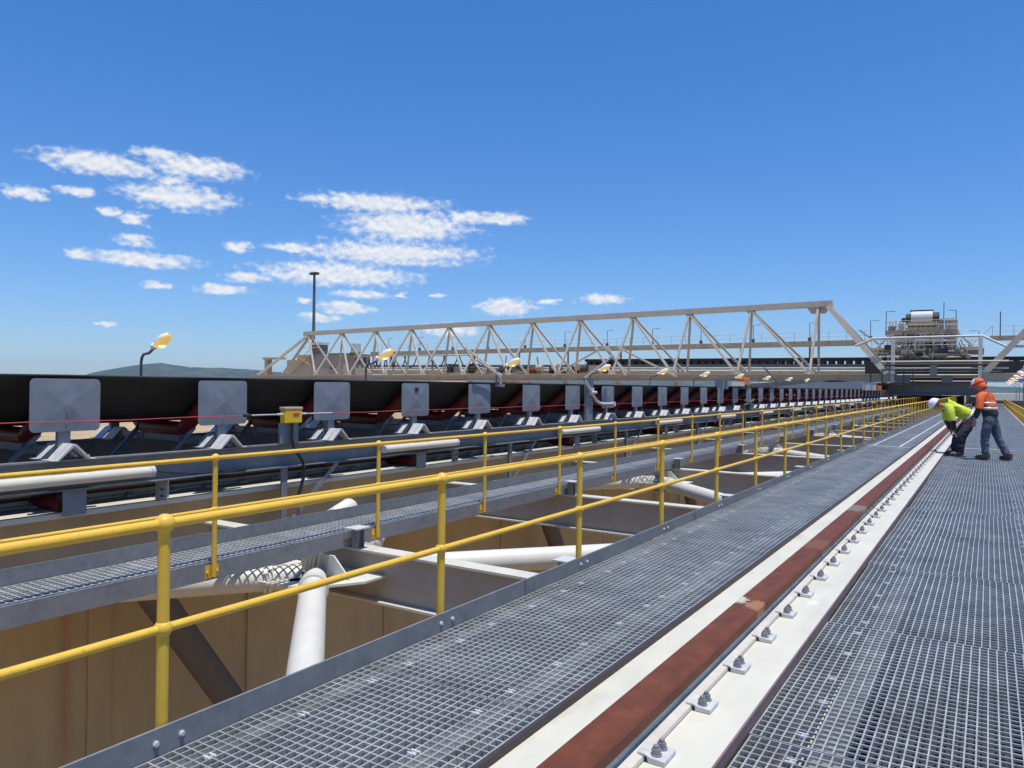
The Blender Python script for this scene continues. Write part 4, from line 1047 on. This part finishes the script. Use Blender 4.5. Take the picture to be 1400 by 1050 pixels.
# far right details: second conveyor row of posts
t = thing('right_conveyor', 'far blue-grey row of conveyor uprights beyond the right handrail', 'conveyor', (6, 70, 0))
mb = MB()
for k in range(24): mb.bar((5.5, 46 + k * 2.6, -.4), (5.5, 46 + k * 2.6, 2.2), .10, .10)
mb.build('uprights', 'guard', t)
mb = MB(); mb.box(5.4, 5.7, 44, 112, .2, .55); mb.box(5.45, 6.9, 44, 112, .75, 1.15); mb.build('belt_frame', 'guard', t)
mb = MB(); mb.box(5.6, 7.4, 44, 112, 2.2, 2.26); mb.build('canopy', 'mesh', t)

t = thing('shed', 'long low blue-grey shed in the distance at the right edge', 'shed', (14, 128, -7))
mb = MB(); mb.box(.5, 45, 128, 142, -7, .3); mb.build('wall', 'shedw', t)
mb = MB(); mb.prism([(127.5, .3), (142.5, .3), (135, 1.2)], 'x', .2, 45.3); mb.build('roof', 'greybeam', t)
for k in range(9):
    mb = MB(); mb.box(1.5 + k * 4.2, 3.3 + k * 4.2, 127.93, 127.99, -4, -.6); mb.build('door', ('lightgrey', 'dark', 'mesh')[k % 3], t)
# ------------------------------------------------------------------ workers
def skin_mesh(name, nodes, edges, m_, sub=3):
    """nodes: {key:(x,y,z,r)}; grown with a Skin modifier and baked"""
    keys = list(nodes); idx = {k: i for i, k in enumerate(keys)}
    me = bpy.data.meshes.new(name + '_sk'); me.from_pydata([nodes[k][:3] for k in keys], [(idx[a], idx[b]) for a, b in edges], [])
    ob = bpy.data.objects.new(name + '_sk', me); C.objects.link(ob)
    sk = ob.modifiers.new('s', 'SKIN'); sk.use_smooth_shade = True; sk.branch_smoothing = .6
    for i, k in enumerate(keys):
        rr = nodes[k][3]; me.skin_vertices[0].data[i].radius = (rr, rr) if not isinstance(rr, tuple) else rr
        me.skin_vertices[0].data[i].use_root = (i == 0)
    if sub:
        ss = ob.modifiers.new('u', 'SUBSURF'); ss.levels = sub; ss.render_levels = sub
    dg = bpy.context.evaluated_depsgraph_get(); dg.update()
    m2 = bpy.data.meshes.new_from_object(ob.evaluated_get(dg))
    bpy.data.objects.remove(ob); bpy.data.meshes.remove(me)
    if m_ in ('orange', 'navy', 'lime', 'jeans') and sub:
        from mathutils import noise as _n
        for v in m2.vertices:
            p = v.co; q = Vector((p.x * 9, p.y * 9, p.z * 15))
            v.co = p + v.normal * (.013 * _n.noise(q) + .008 * (1 - abs(_n.noise(q * 1.9 + Vector((3, 1, 7))))) - .004)
    m2.materials.clear(); m2.materials.append(M[m_])
    for p in m2.polygons: p.use_smooth = True
    o = bpy.data.objects.new(name, m2); C.objects.link(o); m2.name = name
    return o
def place(o, parent): o.parent = parent; return o
def fingers(nodes, edges, hand, d, sidev, palm, s=1.0):
    """adds five bent fingers to hand node; d=pointing dir"""
    d = Vector(d).normalized(); sv = Vector(sidev).normalized(); pv = Vector(palm).normalized()
    h = Vector(nodes[hand][:3])
    for i, (off, ln) in enumerate(((-.030, .070), (-.010, .082), (.010, .076), (.029, .060))):
        a = h + d * .05 + sv * off; b = a + d * ln * .5 + pv * .010; c_ = b + d * ln * .35 + pv * .030
        for q, p in zip('abc', (a, b, c_)): nodes[f'{hand}f{i}{q}'] = (*p, .0095)
        edges += [(hand, f'{hand}f{i}a'), (f'{hand}f{i}a', f'{hand}f{i}b'), (f'{hand}f{i}b', f'{hand}f{i}c')]
    a = h - sv * .035 + d * .005; b = a - sv * .018 + d * .035 + pv * .015
    nodes[hand + 'ta'] = (*a, .011); nodes[hand + 'tb'] = (*b, .010); edges += [(hand, hand + 'ta'), (hand + 'ta', hand + 'tb')]
def head_parts(root, c, facing, up, hatm='hat', ):
    """ears, nose, eyes, mouth on a head centred at c"""
    f = Vector(facing).normalized(); u = Vector(up).normalized(); s = f.cross(u).normalized(); c = Vector(c)
    rot = Matrix((s, f, u)).transposed()
    mb = MB(); base = MB(); base.ball((0, 0, 0), .098, 20, 14, (.80, 1.0, 1.18))
    vs = []
    for v in base.v:
        v = Vector(v)
        if v.z < -.02: v.x *= 1 - (-.02 - v.z) * 2.2; 
        if v.y > .06 and v.z < -.03: v.y -= .006
        vs.append(c + rot @ v)
    mb.add(vs, base.f, True)
    nb = [(-.014, .088, -.028), (.014, .088, -.028), (0, .122, -.030), (0, .094, .020)]
    mb.add([c + rot @ Vector(p) for p in nb], [(0, 1, 2), (0, 2, 3), (1, 3, 2)], True)
    for sx in (-1, 1): mb.ball(c + rot @ Vector((sx * .080, -.008, -.012)), .026, 8, 6, (.5, .8, 1.2))
    o1 = mb.build('head', 'skin', root)
    mb = MB()
    for sx in (-1, 1): mb.ball(c + rot @ Vector((sx * .032, .086, .010)), .010, 8, 6)
    mb.box(0, 0, 0, 0, 0, 0) if False else None
    mb.build('eyes', 'black', root)
    mb = MB(); mb.bar(c + rot @ Vector((-.022, .088, -.058)), c + rot @ Vector((.022, .088, -.058)), .006, .008); mb.build('mouth', 'boot', root)
    mb = MB(); base = MB(); base.ball((0, -.008, .018), .108, 20, 14, (.84, 1.0, 1.10))
    fs = [f_ for f_ in base.f if sum(base.v[i][2] for i in f_) / 4 < .045 and sum(base.v[i][1] for i in f_) / 4 < .012 and sum(base.v[i][2] for i in f_) / 4 > -.05]
    mb.add([c + rot @ Vector(v) for v in base.v], fs, True); mb.build('hair', 'boot', root)
    return rot
def hard_hat(root, c, rot, m_='hat'):
    c = Vector(c); mb = MB(); base = MB(); base.ball((0, 0, 0), .135, 24, 16, (.86, 1.05, .95))
    vs = [c + rot @ (Vector(v) + Vector((0, .0, .035))) for v in base.v]
    fs = [f_ for f_ in base.f if min(base.v[i][2] for i in f_) > -.005]
    mb.add(vs, fs, True)
    n = 24; ring = []
    for k in range(n):
        a = 2 * math.pi * k / n; y = math.sin(a)
        ring.append((math.cos(a), y))
    vs = []
    for rr, z in ((.116, .038), (.150, .028), (.150, .022), (.112, .030)):
        for (x, y) in ring: vs.append(c + rot @ Vector((x * rr * .86, y * (rr + (.035 if y > 0 and rr > .13 else 0)) * 1.05, z)))
    mb.add(vs, [(i * n + k, i * n + (k + 1) % n, ((i + 1) % 4) * n + (k + 1) % n, ((i + 1) % 4) * n + k) for i in range(4) for k in range(n)], True)
    mb.bar(c + rot @ Vector((0, -.10, .125)), c + rot @ Vector((0, .10, .125)), .03, .02)
    mb.build('hard_hat', m_, root)

# standing man in orange
P0 = Vector((.02, 20.25, 0)); F = Vector((-.86, .42, 0)).normalized(); S = Vector((F.y, -F.x, 0))   # S = his right-hand side
def W(f, s, z): return tuple(P0 + F * f + S * s + Vector((0, 0, z)))
def nd(f, s, z, r_): return (*W(f, s, z), r_)
t = thing('person', 'person in orange and navy work shirt, jeans and hard hat standing on the grating', 'person', tuple(P0))
def own(o, root):
    o.parent = root; o.matrix_parent_inverse = Matrix.Translation(-Vector(root.location)); return o
bn = {'pel': nd(-.02, 0, .96, .14), 'bel': nd(.02, 0, 1.12, .125), 'che': nd(.08, 0, 1.32, .135), 'upc': nd(.12, 0, 1.46, .10), 'nek': nd(.16, 0, 1.55, .055), 'skl': nd(.20, 0, 1.62, .06),
      'lsh': nd(.11, -.19, 1.44, .065), 'lel': nd(.10, -.27, 1.17, .048), 'lwr': nd(.20, -.25, .93, .034), 'lha': nd(.215, -.24, .86, .034),
      'rsh': nd(.11, .19, 1.44, .065), 'rel': nd(.06, .28, 1.18, .048), 'rwr': nd(.20, .26, .96, .034), 'rha': nd(.23, .25, .89, .034),
      'lhp': nd(-.01, -.10, .84, .098), 'lkn': nd(.05, -.12, .50, .066), 'lan': nd(.02, -.13, .09, .048), 'lto': nd(.15, -.14, .05, .045),
      'rhp': nd(-.03, .10, .84, .098), 'rkn': nd(-.10, .15, .51, .066), 'ran': nd(-.30, .20, .10, .048), 'rto': nd(-.18, .22, .05, .045)}
be = [('pel', 'bel'), ('bel', 'che'), ('che', 'upc'), ('upc', 'nek'), ('nek', 'skl'), ('upc', 'lsh'), ('lsh', 'lel'), ('lel', 'lwr'), ('lwr', 'lha'), ('upc', 'rsh'), ('rsh', 'rel'), ('rel', 'rwr'), ('rwr', 'rha'),
      ('pel', 'lhp'), ('lhp', 'lkn'), ('lkn', 'lan'), ('lan', 'lto'), ('pel', 'rhp'), ('rhp', 'rkn'), ('rkn', 'ran'), ('ran', 'rto')]
clothes = {k: v for k, v in bn.items()}
fingers(bn, be, 'lha', F * .2 + Vector((0, 0, -1)), F, S); fingers(bn, be, 'rha', F * .2 + Vector((0, 0, -1)), F, -S)
own(skin_mesh('body', bn, be, 'skin'), t)
def sub(keys, grow, extra=None):
    d = {k: (*clothes[k][:3], clothes[k][3] + grow) for k in keys}
    if extra: d.update(extra)
    return d
sh = sub(['che', 'bel', 'upc', 'lsh', 'lel', 'rsh', 'rel'], .022, {'hem': nd(0, 0, 1.02, .168), 'lsh': nd(.11, -.18, 1.43, .105), 'rsh': nd(.11, .18, 1.43, .105), 'lcf': nd(.19, -.252, .96, .046), 'rcf': nd(.185, .262, .99, .046), 'col': nd(.145, 0, 1.52, .075)})
own(skin_mesh('shirt', sh, [('che', 'bel'), ('bel', 'hem'), ('che', 'upc'), ('upc', 'col'), ('upc', 'lsh'), ('lsh', 'lel'), ('lel', 'lcf'), ('upc', 'rsh'), ('rsh', 'rel'), ('rel', 'rcf')], 'orange'), t)
nv = {'a': nd(.03, 0, 1.22, .150), 'b': nd(.01, 0, 1.08, .176), 'c': nd(-.02, 0, .93, .172)}
own(skin_mesh('shirt_tail', nv, [('a', 'b'), ('b', 'c')], 'navy'), t)
for key, a, b in (('l', 'lel', 'lcf'), ('r', 'rel', 'rcf')):
    va = Vector(sh[a][:3]); vb = Vector(sh[b][:3])
    mb = MB(); mb.path([va + (vb - va) * .02, vb + (vb - va) * .02], [.070, .054], 12); mb.build('cuff_sleeve', 'navy', t)
    vs_ = Vector(clothes[key + 'sh'][:3]); up_ = Vector(clothes['upc'][:3])
    mb = MB(); mb.path([up_ + (vs_ - up_) * .35, vs_, (vs_ + va) / 2, va + (va - vs_) * .06], [.100, .094, .084, .076], 14); mb.build('sleeve', 'orange', t)
tr = sub(['pel', 'lhp', 'lkn', 'rhp', 'rkn'], .022, {'wst': nd(.01, 0, 1.06, .150), 'wtp': nd(.015, 0, 1.13, .145), 'lcu': nd(.02, -.13, .09, .078), 'rcu': nd(-.29, .20, .10, .078)})
own(skin_mesh('trousers', tr, [('pel', 'wst'), ('wst', 'wtp'), ('pel', 'lhp'), ('lhp', 'lkn'), ('lkn', 'lcu'), ('pel', 'rhp'), ('rhp', 'rkn'), ('rkn', 'rcu')], 'jeans'), t)
def boot(root, a, b, fwd_):
    a = Vector(a); b = Vector(b); f = Vector(fwd_).normalized()
    mb = MB(); mb.path([a + Vector((0, 0, .06)) - f * .03, a - f * .03 - Vector((0, 0, a.z - .055))], .058, 12)
    c_ = (a * .45 + b * .55); c_.z = .055
    base = MB(); base.ball((0, 0, 0), 1, 16, 10, (1, 1, 1)); s_ = f.cross(Vector((0, 0, 1)))
    mb.add([c_ + f * v[0] * .155 + s_ * v[1] * .056 + Vector((0, 0, max(v[2], -.75) * .062)) for v in base.v], base.f, True)
    mb.build('boot', 'boot', root)
boot(t, W(.02, -.13, .09), W(.15, -.14, .05), F - S * .1); boot(t, W(-.30, .20, .10), W(-.18, .22, .05), F + S * .2)
hc = W(.26, 0, 1.70); lookd = (F * .9 + Vector((0, 0, -.45))); upd = (F * .45 + Vector((0, 0, .9)))
rot = head_parts(t, hc, lookd, upd); hard_hat(t, hc, rot, 'orange')
mb = MB(); base = MB(); base.ball((0, 0, 0), .1385, 24, 16, (.86, 1.05, .95))
mb.add([Vector(hc) + rot @ (Vector(v) + Vector((0, 0, .035))) for v in base.v], [f_ for f_ in base.f if min(base.v[i][2] for i in f_) > -.005 and sum(base.v[i][1] for i in f_) / 4 > -.012], True)
mb.build('hat_front', 'hat', t)
# orange sun flap under the hat
mb = MB(); vs = []; n = 18; c = Vector(hc)
for rr, z, yo in ((.120, .045, 0), (.134, -.01, -.005), (.132, -.07, -.012), (.118, -.14, -.018)):
    for k in range(n + 1):
        a = R(160 + 220 * k / n); vs.append(c + rot @ Vector((rr * .86 * math.cos(a), yo + rr * 1.05 * math.sin(a), z)))
mb.add(vs, [(i * (n + 1) + k, i * (n + 1) + k + 1, (i + 1) * (n + 1) + k + 1, (i + 1) * (n + 1) + k) for i in range(3) for k in range(n)], True)
o = mb.build('neck_flap', 'orange', t); sm = o.modifiers.new('th', 'SOLIDIFY'); sm.thickness = .006
def band(root, pts_axis, rx, ry, z0, z1, ctr, fw, sd_, m_='band', tilt=(0, 0)):
    mb = MB(); n = 28; vs = []
    for z in (z0, z1):
        for k in range(n):
            a = 2 * math.pi * k / n; vs.append(Vector(ctr) + Vector(fw) * ry * math.cos(a) + Vector(sd_) * rx * math.sin(a) + Vector((0, 0, z)))
    mb.add(vs, [(k, (k + 1) % n, n + (k + 1) % n, n + k) for k in range(n)], True)
    o = mb.build('reflective_band', m_, root); s = o.modifiers.new('th', 'SOLIDIFY'); s.thickness = .006
band(t, None, .186, .176, -.025, .025, W(.035, 0, 1.17), F, S)
band(t, None, .190, .176, -.022, .022, W(.075, 0, 1.29), F, S)

# bending man in lime
P0 = Vector((-.58, 20.95, 0)); F = Vector((-.97, -.25, 0)).normalized(); S = Vector((F.y, -F.x, 0))
t = thing('person', 'person in lime and navy work shirt and hard hat bending down over the rail', 'person', tuple(P0))
bn = {'pel': nd(-.22, 0, .90, .155), 'bel': nd(-.08, 0, 1.03, .13), 'che': nd(.14, 0, 1.15, .155), 'upc': nd(.28, 0, 1.19, .105), 'nek': nd(.38, 0, 1.20, .056), 'skl': nd(.45, 0, 1.20, .06),
      'lsh': nd(.27, -.19, 1.14, .065), 'lel': nd(.22, -.24, .86, .05), 'lwr': nd(.16, -.17, .63, .036), 'lha': nd(.15, -.15, .56, .034),
      'rsh': nd(.27, .19, 1.14, .065), 'rel': nd(.24, .24, .86, .05), 'rwr': nd(.16, .17, .63, .036), 'rha': nd(.15, .15, .56, .034),
      'lhp': nd(-.20, -.11, .78, .115), 'lkn': nd(.02, -.13, .46, .092), 'lan': nd(.03, -.14, .09, .055), 'lto': nd(.17, -.16, .05, .046),
      'rhp': nd(-.20, .11, .78, .115), 'rkn': nd(.03, .13, .46, .092), 'ran': nd(.07, .14, .09, .055), 'rto': nd(.21, .16, .05, .046)}
be = [('pel', 'bel'), ('bel', 'che'), ('che', 'upc'), ('upc', 'nek'), ('nek', 'skl'), ('upc', 'lsh'), ('lsh', 'lel'), ('lel', 'lwr'), ('lwr', 'lha'), ('upc', 'rsh'), ('rsh', 'rel'), ('rel', 'rwr'), ('rwr', 'rha'),
      ('pel', 'lhp'), ('lhp', 'lkn'), ('lkn', 'lan'), ('lan', 'lto'), ('pel', 'rhp'), ('rhp', 'rkn'), ('rkn', 'ran'), ('ran', 'rto')]
clothes = dict(bn)
fingers(bn, be, 'lha', -F * .25 + Vector((0, 0, -1)), S, -F); fingers(bn, be, 'rha', -F * .25 + Vector((0, 0, -1)), -S, -F)
own(skin_mesh('body', bn, be, 'skin'), t)
sh = sub(['che', 'bel', 'upc', 'lsh', 'lel', 'rsh', 'rel'], .034, {'hem': nd(-.22, 0, .93, .185), 'lsh': nd(.27, -.18, 1.14, .108), 'rsh': nd(.27, .18, 1.14, .108), 'lel': nd(.22, -.24, .84, .078), 'rel': nd(.24, .24, .84, .078), 'col': nd(.34, 0, 1.195, .075)})
own(skin_mesh('shirt', sh, [('che', 'bel'), ('bel', 'hem'), ('che', 'upc'), ('upc', 'col'), ('upc', 'lsh'), ('lsh', 'lel'), ('upc', 'rsh'), ('rsh', 'rel')], 'lime'), t)
own(skin_mesh('collar', {'a': nd(.31, 0, 1.19, .09), 'b': nd(.37, 0, 1.20, .078)}, [('a', 'b')], 'navy'), t)
for a, b in (('lel', 'lwr'), ('rel', 'rwr')):
    va = Vector(clothes[a][:3]); vb = Vector(clothes[b][:3])
    mb = MB(); mb.path([va, vb], [.070, .054], 12); mb.build('cuff_sleeve', 'navy', t)
    vs_ = Vector(clothes[a[0] + 'sh'][:3]); up_ = Vector(clothes['upc'][:3])
    mb = MB(); mb.path([up_ + (vs_ - up_) * .35, vs_, (vs_ + va) / 2, va + (va - vs_) * .06], [.105, .100, .090, .080], 14); mb.build('sleeve', 'lime', t)
tr = sub(['pel', 'lhp', 'lkn', 'rhp', 'rkn'], .024, {'wst': nd(-.13, 0, .99, .158), 'wtp': nd(-.05, 0, 1.05, .145), 'lcu': nd(.03, -.14, .07, .098), 'rcu': nd(.07, .14, .07, .098)})
own(skin_mesh('trousers', tr, [('pel', 'wst'), ('wst', 'wtp'), ('pel', 'lhp'), ('lhp', 'lkn'), ('lkn', 'lcu'), ('pel', 'rhp'), ('rhp', 'rkn'), ('rkn', 'rcu')], 'navy'), t)
boot(t, W(.03, -.14, .09), W(.17, -.16, .05), F - S * .1); boot(t, W(.07, .14, .09), W(.21, .16, .05), F + S * .1)
hc = W(.53, .0, 1.22); lookd = (F * .55 + Vector((0, 0, -.85))); upd = (F * .85 + Vector((0, 0, .55)))
rot = head_parts(t, hc, lookd, upd); hard_hat(t, hc, rot)
ax = (Vector(W(.14, 0, 1.15)) - Vector(W(-.22, 0, .90))).normalized(); ctr = Vector(W(-.165, 0, .955))
mb = MB(); vs = []; n = 28; u2 = ax.cross(S).normalized()
for q in (-.025, .025):
    for k in range(n):
        a = 2 * math.pi * k / n; vs.append(ctr + ax * q + S * .178 * math.cos(a) + u2 * .178 * math.sin(a))
mb.add(vs, [(k, (k + 1) % n, n + (k + 1) % n, n + k) for k in range(n)], True)
o = mb.build('reflective_band', 'band', t); sm = o.modifiers.new('th', 'SOLIDIFY'); sm.thickness = .006

# ------------------------------------------------------------------ air
mb = MB(); mb.box(-8300, 8300, -8100, 8300, -9, 160)
hz = mb.build('haze', 'ground'); hz['kind'] = 'stuff'
hm = bpy.data.materials.new('haze_air'); hm.use_nodes = True; t_ = hm.node_tree; t_.nodes.clear()
vo = t_.nodes.new('ShaderNodeVolumePrincipled'); oo = t_.nodes.new('ShaderNodeOutputMaterial')
vo.inputs['Color'].default_value = (.45, .72, 1, 1); vo.inputs['Density'].default_value = .00004; vo.inputs['Anisotropy'].default_value = .2
t_.links.new(vo.outputs[0], oo.inputs['Volume']); hz.data.materials.clear(); hz.data.materials.append(hm)
